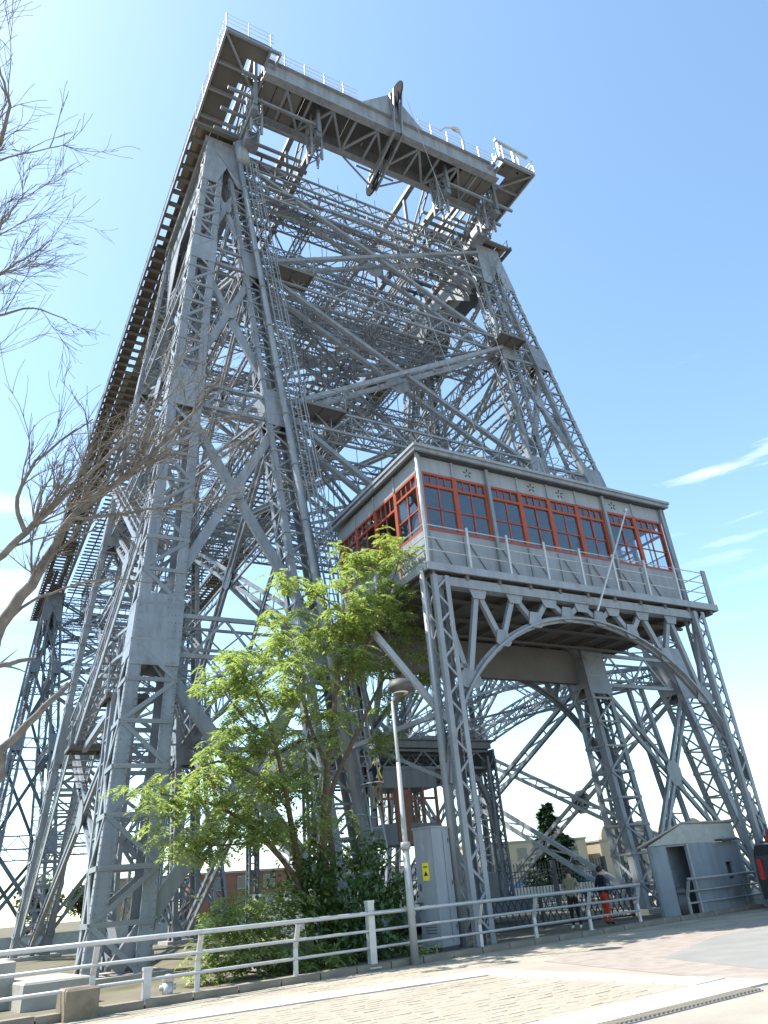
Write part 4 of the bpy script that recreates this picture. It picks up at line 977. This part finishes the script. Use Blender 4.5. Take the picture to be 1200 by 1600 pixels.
# ------------------------------------------------------------------ fences on the quay
fe = thing('iron_fence', 'dark iron fence of spear topped bars beyond the tower legs', 'fence', (16.0, 38.0, .06))
IRON = mat('black_iron', (.03,.034,.04), .5, .1)
for i in range(86): x = i*.24; piece('spear_bar', (x,0,0), (x,0,2.25), .035, .035, IRON, fe); piece('spear_tip', (x,0,2.25), (x,0,2.42), .07, .02, IRON, fe)
for z in (.3, 1.7, 2.0): MB().bar((-.1,0,z), (20.6,0,z), .05, .05).build('rail', IRON, fe)
for i in range(6): MB().box((i*4.1-.12,-.12,0),(i*4.1+.12,.12,2.5)).build('post', IRON, fe)
lf = thing('lattice_fence', 'low dark lattice fence of crossed bars behind the two standing people', 'fence', (14.6, 23.2, .06))
for i in range(30):
    x = i*.28
    piece('lattice_bar', (x,0,.08), (x+.5,0,.95), .035, .02, IRON, lf, (0,1,0)); piece('lattice_bar', (x+.5,.03,.08), (x,.03,.95), .035, .02, IRON, lf, (0,1,0))
for z in (.06, .97): MB().bar((-.1,.015,z), (8.8,.015,z), .06, .06).build('rail', IRON, lf)
for i in range(5): MB().box((i*2.18-.04,-.03,0),(i*2.18+.04,.06,1.02)).build('post', IRON, lf)
# ------------------------------------------------------------------ people
SKIN = mat('skin', (.40,.235,.16), .6, .06); HAIR = mat('dark_hair', (.018,.014,.012), .7, .2)
def clothm(n, c): return mat('cloth_'+n, c, .9, .12, 8, .3, 60, 0, .1)
def person(label, loc, rz, J, top, legs, shoe, sleeve=.35, hat=None, hscale=1.0, extra=None):
    """J: joint dict in metres, z up, facing -y. one skinned body, faces coloured by the joint they grow from"""
    root = thing('person', label, 'person', loc, rz)
    names = list(J); me = bpy.data.meshes.new('body')
    E_ = [('pelvis','waist'),('waist','chest'),('chest','neck'),('neck','head'),('head','crown')]
    for s in 'lr': E_ += [('chest',s+'sh'),(s+'sh',s+'el'),(s+'el',s+'wr'),(s+'wr',s+'kn_'),(s+'kn_',s+'fi'),('pelvis',s+'hip'),(s+'hip',s+'kn'),(s+'kn',s+'an'),(s+'an',s+'to')]
    for s in 'lr':
        w = V(J[s+'wr']); e = V(J[s+'el']); d = (w-e).normalized()
        J[s+'kn_'] = tuple(w+d*.07); J[s+'fi'] = tuple(w+d*.145+V((0,-.015,-.01)))
    names = list(J); idx = {n: i for i, n in enumerate(names)}
    me.from_pydata([J[n] for n in names], [(idx[a], idx[b]) for a, b in E_], [])
    o = bpy.data.objects.new('body_tmp', me); C.objects.link(o)
    md = o.modifiers.new('skin', 'SKIN'); md.use_smooth_shade = True; sb = o.modifiers.new('sub', 'SUBSURF'); sb.levels = 2; sb.render_levels = 2
    rad = dict(pelvis=(.16,.115), waist=(.145,.10), chest=(.175,.115), neck=(.055,.055), head=(.082,.098), crown=(.07,.08), sh=(.07,.07), el=(.045,.045), wr=(.032,.028), kn_=(.042,.022), fi=(.022,.014), hip=(.10,.10), kn=(.065,.065), an=(.042,.045), to=(.04,.032))
    for n in names:
        k = n if n in rad else n[1:]
        me.skin_vertices[0].data[idx[n]].radius = rad[k]
    me.skin_vertices[0].data[idx['pelvis']].use_root = True
    dg = bpy.context.evaluated_depsgraph_get(); ev = o.evaluated_get(dg); nm = bpy.data.meshes.new_from_object(ev)
    bpy.data.objects.remove(o)
    body = bpy.data.objects.new('body', nm); C.objects.link(body); body.parent = root
    nm.materials.clear()
    for m in (SKIN, top, legs, shoe): nm.materials.append(m)
    def segdist(p, a, b):
        a = V(J[a]); b = V(J[b]); t = max(0, min(1, (p-a).dot(b-a)/max(1e-9,(b-a).length_squared))); return (p-(a+(b-a)*t)).length, t
    kinds = []
    for a, b in E_:
        k = 1
        if a in ('neck','head'): k = 0
        if 'kn_' in (a[1:], b[1:]) : k = 0
        if a.endswith('hip') or b.endswith('hip') or a[1:] == 'kn' : k = 2
        if b.endswith('to'): k = 3
        kinds.append(k)
    for f in nm.polygons:
        c = f.center; best = min(((segdist(c, a, b), k, a, b) for (a, b), k in zip(E_, kinds)), key=lambda r: r[0][0])
        (dd, t), k, a, b = best
        if a[1:] == 'el' and b[1:] == 'wr' and sleeve < .6: k = 0
        if a[1:] == 'sh' and b[1:] == 'el': k = 1 if t < (.75 if sleeve < .6 else 2) else 0
        f.material_index = k; f.use_smooth = True
    h = V(J['head']); cwn = V(J['crown']); top_ = cwn+(cwn-h)*.1
    hr = MB(); hr.ball(h.lerp(cwn,.62)+V((0,.018,.012)), .105, 14, 9, (.92,1.08,1.0))
    hr.v = [(x, y, max(z, h.z-.01 + (.03 if y < h.y-.02 else -.05))) for x,y,z in hr.v]
    hr.build('helmet' if hat == 'helmet' else ('cap' if hat == 'cap' else 'hair'), mat('white_helmet', (.78,.78,.76), .35, .03) if hat == 'helmet' else HAIR, root, True)
    if hat == 'cap': MB().plate([h+V((-.07,-.09,.07)), h+V((.07,-.09,.07)), h+V((.05,-.19,.055)), h+V((-.05,-.19,.055))], (0,0,1), .015).build('cap_peak', HAIR, root)
    nose = MB(); nose.ball(h+V((0,-.105,.0)), .018, 8, 6, (.8,1.2,1.4)); nose.build('nose', SKIN, root, True)
    return root
def standing(lean=0, armb=0, tw=0):
    return dict(pelvis=(0,0,.93), waist=(0,-.01,1.10), chest=(0,0,1.34), neck=(0,-.01,1.50), head=(0,-.03,1.60), crown=(0,-.02,1.70),
      lsh=(.19,.0,1.42), lel=(.26,.04+armb,1.14), lwr=(.25,-.08+armb,.90), rsh=(-.19,.0,1.42), rel=(-.27,.03,1.15), rwr=(-.26,-.06,.90),
      lhip=(.10,0,.87), lkn=(.11,-.02,.49), lan=(.12,.03,.09), lto=(.14,-.12,.045), rhip=(-.10,0,.87), rkn=(-.11,-.03,.49), ran=(-.12,.0,.09), rto=(-.15,-.14,.045))
person('person in an olive shirt and dark trousers standing behind the railing', (18.55,21.05,.06), math.radians(-60), standing(), clothm('olive',(.20,.185,.12)), clothm('dark',(.025,.022,.024)), clothm('white',(.6,.6,.58)), .3, 'cap')
person('person in a dark jacket and red trousers standing behind the railing', (19.75,20.85,.06), math.radians(75), standing(0,.06), clothm('navy',(.02,.022,.035)), clothm('red',(.42,.055,.03)), clothm('black',(.02,.02,.02)), 1.0, None)
lz = 4.05
lpos = V((XC,YC,0))+L2(lz,.775,-.45)
wk = standing(); wk.update(lsh=(.19,.02,1.42), rsh=(-.19,.02,1.42), lel=(.24,-.22,1.36), lwr=(.16,-.36,1.52), rel=(-.24,-.20,1.30), rwr=(-.16,-.36,1.30), lkn=(.13,-.18,.52), lan=(.13,-.06,.12), lto=(.13,-.22,.07), rkn=(-.13,-.24,.66), ran=(-.13,-.10,.30), rto=(-.13,-.26,.26), head=(0,-.03,1.61), crown=(0,-.0,1.72))
w_ = person('worker in a white helmet and navy shirt climbing the caged ladder', lpos+V((-.02,-.42,0)), math.pi, wk, clothm('navyblue',(.022,.03,.055)), clothm('khaki',(.22,.19,.125)), clothm('black',(.02,.02,.02)), .3, 'helmet')
hn = MB(); hn.bar((-.1,.13,1.08),(.06,.14,1.46),.05,.02,(0,1,0)); hn.bar((.1,.13,1.08),(-.06,.14,1.46),.05,.02,(0,1,0)); hn.build('harness', YEL, w_)
MB().ring((0,-.01,1.02), .165, .03, (0,0,1), seg=18).build('tool_belt', RED, w_); MB().box((.12,.02,.84),(.24,.16,1.04)).build('tool_pouch', BLACK, w_)
# ------------------------------------------------------------------ buildings on the far bank
def house(name, label, x0, x1, y0, y1, h, wallm, roofm, wins, base=None, arches=0):
    o = thing(name, label, 'building', (x0, y0, .3)); w, d = x1-x0, y1-y0
    MB().box((0,0,0),(w,d,h)).build('wall', wallm, o)
    MB().box((-.25,-.25,h),(w+.25,d+.25,h+.35)).build('cornice', roofm, o)
    if base: MB().box((-.06,-.06,0),(w+.06,d,base[1])).build('plinth', base[0], o)
    WN = mat('far_window', (.045,.055,.065), .15, .2, 2, 0, 1, 0, .6)
    for (wx, wz, ww, wh) in wins:
        f = MB().box((wx-.1,-.12,wz-.1),(wx+ww+.1,-.01,wz+wh+.1)).build('window', WHITEST, o); MB().box((wx,-.16,wz),(wx+ww,-.125,wz+wh)).build('pane', WN, f); MB().box((wx-.25,-.3,wz-.22),(wx+ww+.25,-.005,wz-.105)).build('sill', roofm, f)
    for k in range(arches):
        cw = w/arches; cx = cw*(k+.5); r = cw*.42
        MB().plate([(cx+r*math.cos(math.pi*t/12), .4, h+.3+r*.95*math.sin(math.pi*t/12)) for t in range(13)], (0,1,0), 1.0).build('round_gable', wallm, o)
    return o
YELW = mat('cream_wall', (.40,.34,.23), .9, .06, .3, 0, 1, 0, .2); BLUEB = mat('blue_base', (.11,.20,.34), .8, .1, .5); TANW = mat('tan_wall', (.36,.30,.21), .9, .08, .3); WHW = mat('white_wall', (.42,.41,.385), .9, .1, .3, 0, 1, 0, .2, (.30,.28,.24), .2, .5, .7); BRW = mat('brick_wall', (.22,.11,.075), .9, .15, .5); ROOFG = mat('grey_cornice', (.28,.265,.24), .9, .1, .5)
wins = [(2+i*4.6, z, 2.3, 2.0) for i in range(6) for z in (1.9, 5.2)]
house('cream_house', 'long cream two storey building with a blue base across the river', 91, 121, 130, 142, 8.2, YELW, ROOFG, wins, (BLUEB, 1.5))
house('warehouse', 'tan warehouse with a row of round gables across the river', 123, 158, 128, 150, 7.4, TANW, ROOFG, [(3+i*7, 2.5, 3, 2.6) for i in range(5)], None, 4)
house('white_shed', 'low whitewashed building left of the conifer across the river', 62, 89.5, 131, 141, 5.2, WHW, ROOFG, [(2+i*5.2, 1.5, 2.4, 2.0) for i in range(5)])
house('brick_house', 'red brick house seen under the gondola across the river', 38, 58, 133, 145, 6.3, BRW, ROOFG, [(2+i*4.6, z, 1.8, 1.7) for i in range(4) for z in (1.0, 4.0)])
house('cream_house', 'plain cream house with few windows behind the far tower across the river', 24, 36, 140, 150, 6.6, YELW, ROOFG, [(1.6+i*3.5, 3.6, 1.6, 1.8) for i in range(3)])
house('white_shed', 'low white shed at the far left across the river', -14, 6, 150, 160, 4.2, WHW, ROOFG, [(2+i*5, 1.2, 2, 1.6) for i in range(3)])
# ------------------------------------------------------------------ foliage helpers
def leafquad(mb, c, d, n, ln, wd):
    d = d.normalized(); s = d.cross(n)
    if s.length < 1e-4: s = d.orthogonal()
    s = s.normalized()*wd/2; b = len(mb.v); nn = s.cross(d).normalized()*ln*.06
    mb.v += [tuple(c), tuple(c+d*ln*.45+s+nn), tuple(c+d*ln), tuple(c+d*ln*.45-s+nn)]; mb.f.append((b,b+1,b+2,b+3)); mb.mi.append(mb.cur)
def rv3(): 
    while True:
        v = V((random.uniform(-1,1),random.uniform(-1,1),random.uniform(-1,1)))
        if .05 < v.length < 1: return v
def blobtree(name, label, base, h, r, cz, m, nleaf, ls, sq=(1,1,1.1), trunk=.25, cat='tree', group=None, lump=7):
    t = thing(name, label, cat, base, 0, group); tr = MB(); tr.tube([(0,0,0),(.1,.05,h*.4),(0,0,h*.75)], [trunk,trunk*.7,trunk*.25], 8)
    for k in range(6):
        a = random.uniform(0,6.28); tr.tube([(0,0,h*(.3+.06*k)),(math.cos(a)*r*.4,math.sin(a)*r*.4,h*(.45+.06*k)),(math.cos(a)*r*.75,math.sin(a)*r*.75,h*(.55+.06*k))], [trunk*.4,trunk*.25,trunk*.08], 6)
    tr.build('trunk', BARK2, t); lf_ = MB(); cl = [(rv3()*.7) for _ in range(lump*3)]
    for i in range(nleaf):
        c = random.choice(cl); p = c+rv3()*.42; p = V((p.x*r*sq[0], p.y*r*sq[1], cz+p.z*r*sq[2]))
        leafquad(lf_, p, rv3(), rv3(), ls*random.uniform(.7,1.3), ls*.6)
    lf_.build('crown', m, t); return t
def conifer(label, base, h, r):
    t = thing('conifer_tree', label, 'tree', base); MB().tube([(0,0,0),(0,0,h)], [.35,.04], 8).build('trunk', BARK2, t); cm_ = MB(); z = h*.06
    while z < h:
        rr = r*(1-(z/h))**.8*random.uniform(.8,1.15)+.25; nb_ = 9
        for k in range(nb_):
            a = random.uniform(0,6.28); rl = rr*random.uniform(.65,1.05); e = V((math.cos(a)*rl, math.sin(a)*rl, z-rl*.10))
            for j in range(int(14+rl*12)):
                u = random.uniform(.15,1); p = V((0,0,z)).lerp(e,u)+V((random.uniform(-1,1),random.uniform(-1,1),random.uniform(-.3,.25)))*.42*(1.1-.5*u)
                leafquad(cm_, p, V((math.cos(a),math.sin(a),-.2))+rv3()*.8, V((0,0,1))+rv3()*.5, random.uniform(.7,1.2), .42)
        z += h*.048
    cm_.build('crown', NEEDLE, t)
conifer('dark pointed conifer standing in front of the cream building across the river', (94.5,110,.3), 13.4, 6.2)
trs = [((3,128,.3),9.5,4.2,6.2,'broad green tree at the left edge behind the far tower'), ((13.5,132,.3),7.5,3.4,4.6,'small green tree beside the far tower legs'), ((20.5,135,.3),6.5,3.0,4.2,'round green tree right of the far tower'),
       ((75,150,.3),9.0,5.0,6.0,'wide green tree behind the whitewashed building'), ((61,127,.3),5.5,2.6,3.4,'low green tree beside the brick house across the river'), ((84,126,.3),4.0,2.4,2.4,'low green bushy tree left of the conifer across the river'), ((-6,132,.3),10.5,5.0,6.4,'tall green tree beyond the left edge of the far quay')]
for b_, h, r, cz, lb in trs: blobtree('broadleaf_tree', lb, b_, h, r, cz, FARLEAF, 2600, .55, (1,1,.95), .25, 'tree', None, 6)
# ------------------------------------------------------------------ fresh green tree behind the railing
gt = thing('green_tree', 'leafy bright green young tree with several stems behind the railing', 'tree', (9.6, 21.6, .06))
BASE = V((9.6,21.6,.06))
def bpx(px, py, Y):
    d = fw+cr*((px-600)/F_PX)-cu*((py-800)/F_PX); t = Y/d.y; return V((0,0,EYE))+d*t
stems = []
tb = MB()
def limb(pts, r0, r1):
    pts = [V(p) for p in pts]; out_ = []
    for i in range(len(pts)-1):
        for k in range(4):
            t = k/4; p0 = pts[max(i-1,0)]; p1 = pts[i]; p2 = pts[i+1]; p3 = pts[min(i+2,len(pts)-1)]
            q = .5*((2*p1)+(p2-p0)*t+(2*p0-5*p1+4*p2-p3)*t*t+(3*p1-p0-3*p2+p3)*t*t*t); out_.append(q+rv3()*.02)
    out_.append(pts[-1]); n = len(out_)
    tb.tube([p-BASE for p in out_], [lerp(r0, r1, i/(n-1)) for i in range(n)], 7); return out_
g = lambda x, y, Y: bpx(x, y, Y)
main = [
 ([BASE+V((.2,0,0)), g(505,1320,21.5), g(512,1200,21.4), g(525,1080,21.6), g(540,960,21.8), g(560,880,22.0)], .15, .03),
 ([BASE+V((.35,.1,0)), g(520,1350,21.8), g(515,1250,22.0), g(560,1140,22.0), g(600,1060,22.3), g(650,1000,22.4)], .12, .03),
 ([BASE+V((-.1,-.1,0)), g(470,1370,21.3), g(450,1260,21.0), g(430,1160,20.8), g(400,1080,20.7)], .13, .03),
 ([BASE+V((-.2,0,0)), g(470,1390,21.2), g(410,1310,20.9), g(340,1260,20.6), g(250,1240,20.4)], .10, .025),
 ([g(450,1260,21.0), g(400,1210,20.6), g(340,1190,20.4), g(290,1215,20.3)], .06, .02),
 ([g(512,1200,21.4), g(480,1120,21.9), g(470,1040,22.3), g(440,960,22.5)], .07, .02),
 ([g(525,1080,21.6), g(580,1000,21.2), g(610,920,21.0), g(625,870,21.0)], .06, .02),
 ([g(430,1160,20.8), g(380,1120,20.3), g(350,1080,20.1)], .05, .02),
 ([g(540,960,21.8), g(500,930,21.4), g(460,905,21.3)], .04, .015),
 ([g(410,1310,20.9), g(370,1320,20.4), g(320,1320,20.2)], .04, .015),
 ([g(600,1060,22.3), g(650,1060,22.0), g(675,1040,22.0)], .04, .015)]
lims = [limb(p, a, b) for p, a, b in main]
tb.build('trunk', BARK2, gt, True)
clumps = [(560,875,50,35,22),(610,865,38,28,21.2),(450,905,24,24,21.3),(520,935,55,42,21.6),(600,935,55,42,21.2),(655,1000,36,46,22.3),(632,960,36,28,22),(670,1045,22,18,22),(560,985,64,40,21.8),(490,985,48,36,21.9),(590,1035,40,22,22),(430,1020,50,38,21.3),(370,1040,44,32,20.6),(345,1065,26,24,20.3),(410,1080,60,36,20.9),(480,1075,60,40,21.6),(385,1110,40,24,20.5),(545,1060,36,30,21.6),(520,1120,26,22,21.4),(390,1150,26,16,20.5),(350,1172,44,24,20.4),(300,1200,40,22,20.3),(420,1180,40,26,20.9),(480,1170,34,34,21.3),(255,1240,38,24,20.3),(330,1235,56,32,20.6),(400,1235,56,36,20.9),(460,1230,40,44,21.1),(300,1275,34,28,20.4),(360,1285,54,32,20.7),(420,1290,46,32,21),(330,1320,50,26,20.4),(470,1300,26,30,21.2),(602,1150,18,12,21.9),(610,1090,20,14,22.2),(530,1020,30,24,21.9)]
lv = MB(); ly = MB()
def spray(c, mb, ln=.42, leaf=.165):
    """drooping compound leaf: leaflets in pairs along a curved stalk"""
    a = random.uniform(0,6.28); d = V((math.cos(a),math.sin(a),random.uniform(-.1,.35))).normalized(); p = c.copy(); L_ = ln*random.uniform(.7,1.2); n = 6
    for i in range(n):
        d = (d+V((0,0,-.16))).normalized(); p = p+d*L_/n; sd = d.cross(V((0,0,1)))
        if sd.length < .1: sd = V((1,0,0))
        sd.normalize()
        for s in (-1,1): leafquad(mb, p, sd*s+d*.55+V((0,0,random.uniform(-.35,.1))), V((0,0,1))+rv3()*.35, leaf*random.uniform(.75,1.2), leaf*.42)
    leafquad(mb, p, d, V((0,0,1)), leaf, leaf*.42)
for (px, py, rx, ry, Y) in clumps:
    c = g(px, py, Y)-BASE; sc_ = (c+BASE-V((0,0,EYE))).length/F_PX*1.0; rxm, rym = rx*sc_*1.05, ry*sc_*1.1
    subs = [V((random.gauss(0,.55)*rxm, random.gauss(0,.6)*max(rxm,.8), random.gauss(0,.5)*rym)) for _ in range(max(5,int(rx*ry/130)))]
    for sb_ in subs:
        for _ in range(random.randint(8,11)):
            spray(c+sb_+V((random.gauss(0,.16),random.gauss(0,.2),random.gauss(0,.08))), ly if random.random() < .012 else lv)
lv.build('crown', LEAF, gt); ly.build('yellow_leaves', LEAFY, gt, kind='stuff')
# shrubs under the tree
def shrub(label, base, specs, m, leaf, spr, n):
    t = thing('shrub', label, 'shrub', base); b0 = V(base); st_ = MB(); lf_ = MB()
    for (px, py, rx, ry, Y) in specs:
        c = g(px,py,Y)-b0; s_ = (c+b0).length/F_PX; st_.tube([(random.uniform(-.2,.2),random.uniform(-.1,.1),0), (c.x*.6,c.y*.6,max(.1,c.z*.5)), tuple(c)], [.03,.02,.008], 5)
        for _ in range(int(n*rx*ry/1000)):
            p = c+V((random.gauss(0,.5)*rx*s_, random.gauss(0,.35), random.gauss(0,.5)*ry*s_))
            if p.z < .03: p.z = random.uniform(.03,.3)
            if spr: spray(p, lf_, .36, leaf)
            else:
                for _k in range(4): leafquad(lf_, p+rv3()*.08, rv3()+V((0,0,-.2)), V((0,0,1))+rv3()*.7, leaf*random.uniform(.7,1.3), leaf*.6)
    st_.build('stems', BARK2, t); lf_.build('foliage', m, t)
shrub('bright green drooping shrub at the foot of the tree behind the railing', (7.6,20.0,.06), [(360,1420,44,24,20.2),(340,1450,34,30,20.0),(390,1450,56,30,20.2),(440,1430,50,36,20.6),(370,1490,50,26,19.6),(440,1490,56,30,19.7),(330,1510,26,16,19.5),(500,1500,46,24,19.5)], LEAF, .16, True, 60)
shrub('dark green glossy broad leaved bush right of the tree stems', (10.9,20.4,.06), [(590,1390,44,44,20.6),(560,1340,24,30,21),(550,1430,56,46,20.4),(620,1430,30,44,20.3),(580,1480,60,24,20.0),(520,1450,50,46,20.6),(470,1390,50,44,21.2),(590,1330,14,20,20.8),(500,1360,40,40,21.4)], LEAFD, .18, False, 85)
shrub('small bright green weed at the foot of the cabinet', (11.35,18.75,.06), [(668,1492,10,9,18.7)], LEAF, .12, False, 240)
# ------------------------------------------------------------------ bare tree at the left
bt = thing('bare_tree', 'leafless grey branched tree reaching in from the left edge', 'tree', (-6.0, 9.2, 0)); BB = V((-6.0,9.2,0))
tk = MB(); tw = MB()
def smooth(pts, n=4, j=.02):
    o_ = []
    for i in range(len(pts)-1):
        for k in range(n):
            t = k/n; p0 = pts[max(i-1,0)]; p1 = pts[i]; p2 = pts[i+1]; p3 = pts[min(i+2,len(pts)-1)]
            o_.append(.5*((2*p1)+(p2-p0)*t+(2*p0-5*p1+4*p2-p3)*t*t+(3*p1-p0-3*p2+p3)*t*t*t)+rv3()*j)
    o_.append(pts[-1]); return o_
def grow(p, d, ln, r, lev, mb):
    pts = [p.copy()]; n = 7; q = p.copy(); bend = rv3()*.34+V((0,0,.10))
    for i in range(n): d = (d+bend*.22+rv3()*.20).normalized(); q = q+d*ln/n; pts.append(q.copy())
    mb.tube([x-BB for x in pts], [max(.0028, r*(1-.8*i/n)) for i in range(n+1)], 5 if r > .012 else 4, False)
    if lev > 0:
        for k in range(5 if lev > 1 else 4):
            i = random.randint(1, n-1); a = d.orthogonal().normalized(); a.rotate(Matrix.Rotation(random.uniform(0,6.28),3,d)) if False else None
            sd = (pts[i+1]-pts[i]).normalized()+rv3()*.85+V((.12,0,.10)); grow(pts[i], sd.normalized(), ln*random.uniform(.4,.7), r*.5, lev-1, mb)
def B(x, y, R_): 
    d = fw+cr*((x-600)/F_PX)-cu*((y-800)/F_PX); return V((0,0,EYE))+d.normalized()*R_
crotch = V((-5.6,9.0,2.6)); crot2 = V((-5.9,9.3,5.4))
for pts in ([V((-6,9.2,-.05)), V((-5.9,9.15,1.4)), crotch], [crotch, V((-5.85,9.2,4.0)), crot2]):
    tk.tube([p-BB for p in smooth(pts)], [.28-.008*i for i in range(9)], 12)
main_b = [
 ([crotch, B(-120,1090,10.2), B(0,975,10.2), B(60,895,10.2), B(110,812,10.3), B(170,762,10.4), B(235,712,10.4), B(300,645,10.5), B(345,590,10.6)], .105, .012, 3, 22),
 ([crotch, B(-140,980,9.8), B(-10,880,9.6), B(40,832,9.6), B(100,772,9.6), B(160,722,9.7), B(225,655,9.8), B(270,615,9.9)], .065, .010, 3, 18),
 ([B(40,832,9.6), B(28,790,9.6), B(45,735,9.6), B(95,690,9.7), B(145,655,9.8)], .032, .008, 2, 10),
 ([B(110,812,10.3), B(170,805,10.2), B(250,795,10.1), B(320,782,10.0), B(375,770,9.9)], .03, .006, 3, 9),
 ([B(110,812,10.3), B(200,745,10.7), B(290,700,10.9), B(350,690,11)], .028, .006, 3, 8),
 ([B(0,975,10.2), B(80,925,10.5), B(160,905,10.8), B(240,910,11)], .025, .006, 2, 4),
 ([crotch, B(-100,1250,9.4), B(0,1172,9.3), B(55,1118,9.3), B(108,1068,9.4)], .075, .03, 1, 3),
 ([B(-60,1060,9.5), B(0,1042,9.4), B(55,1030,9.4)], .05, .02, 1, 2),
 ([crot2, B(-155,420,11), B(-65,300,11.2), B(-25,262,11.2), B(3,212,11.3), B(15,165,11.4), B(1,118,11.4), B(-9,85,11.5)], .055, .008, 3, 8),
 ([crot2, B(-155,560,11), B(-55,512,11.2), B(-5,495,11.3), B(50,482,11.4), B(105,500,11.5)], .04, .006, 3, 5),
 ([crot2, B(-145,500,10.8), B(-50,445,11), B(-5,430,11.1), B(40,405,11.1), B(80,375,11.2)], .04, .006, 3, 6),
 ([crot2, B(-145,450,10.8), B(-45,400,11), B(-10,370,11.1), B(17,330,11.1), B(40,300,11.2)], .03, .006, 3, 9),
 ([crot2, B(-135,650,10.8), B(-50,600,11), B(-25,560,11.1), B(0,540,11.1)], .03, .006, 2, 5),
 ([B(-65,300,11.2), B(-25,200,11.3), B(-30,130,11.3), B(-40,60,11.4)], .03, .006, 2, 6)]
for pts, r0, r1, lev, nt_ in main_b:
    pp = smooth(pts, 4, .025); n = len(pp); tk.tube([p-BB for p in pp], [lerp(r0, r1, (i/(n-1))**.8) for i in range(n)], 8)
    i0 = int(n*.35)
    for k in range(nt_):
        i = random.randint(i0, n-2); d = (pp[i+1]-pp[i]).normalized(); rr = lerp(r0, r1, (i/(n-1))**.8)
        grow(pp[i], (d+rv3()*.75+V((0,0,.1))).normalized(), random.uniform(.5,1.2)*(1.0 if lev > 1 else .35), max(.006, min(.02, rr*.45)), lev-1, tw)
tk.build('trunk', BARK, bt, True); tw.build('twigs', BARK, bt, kind='stuff')
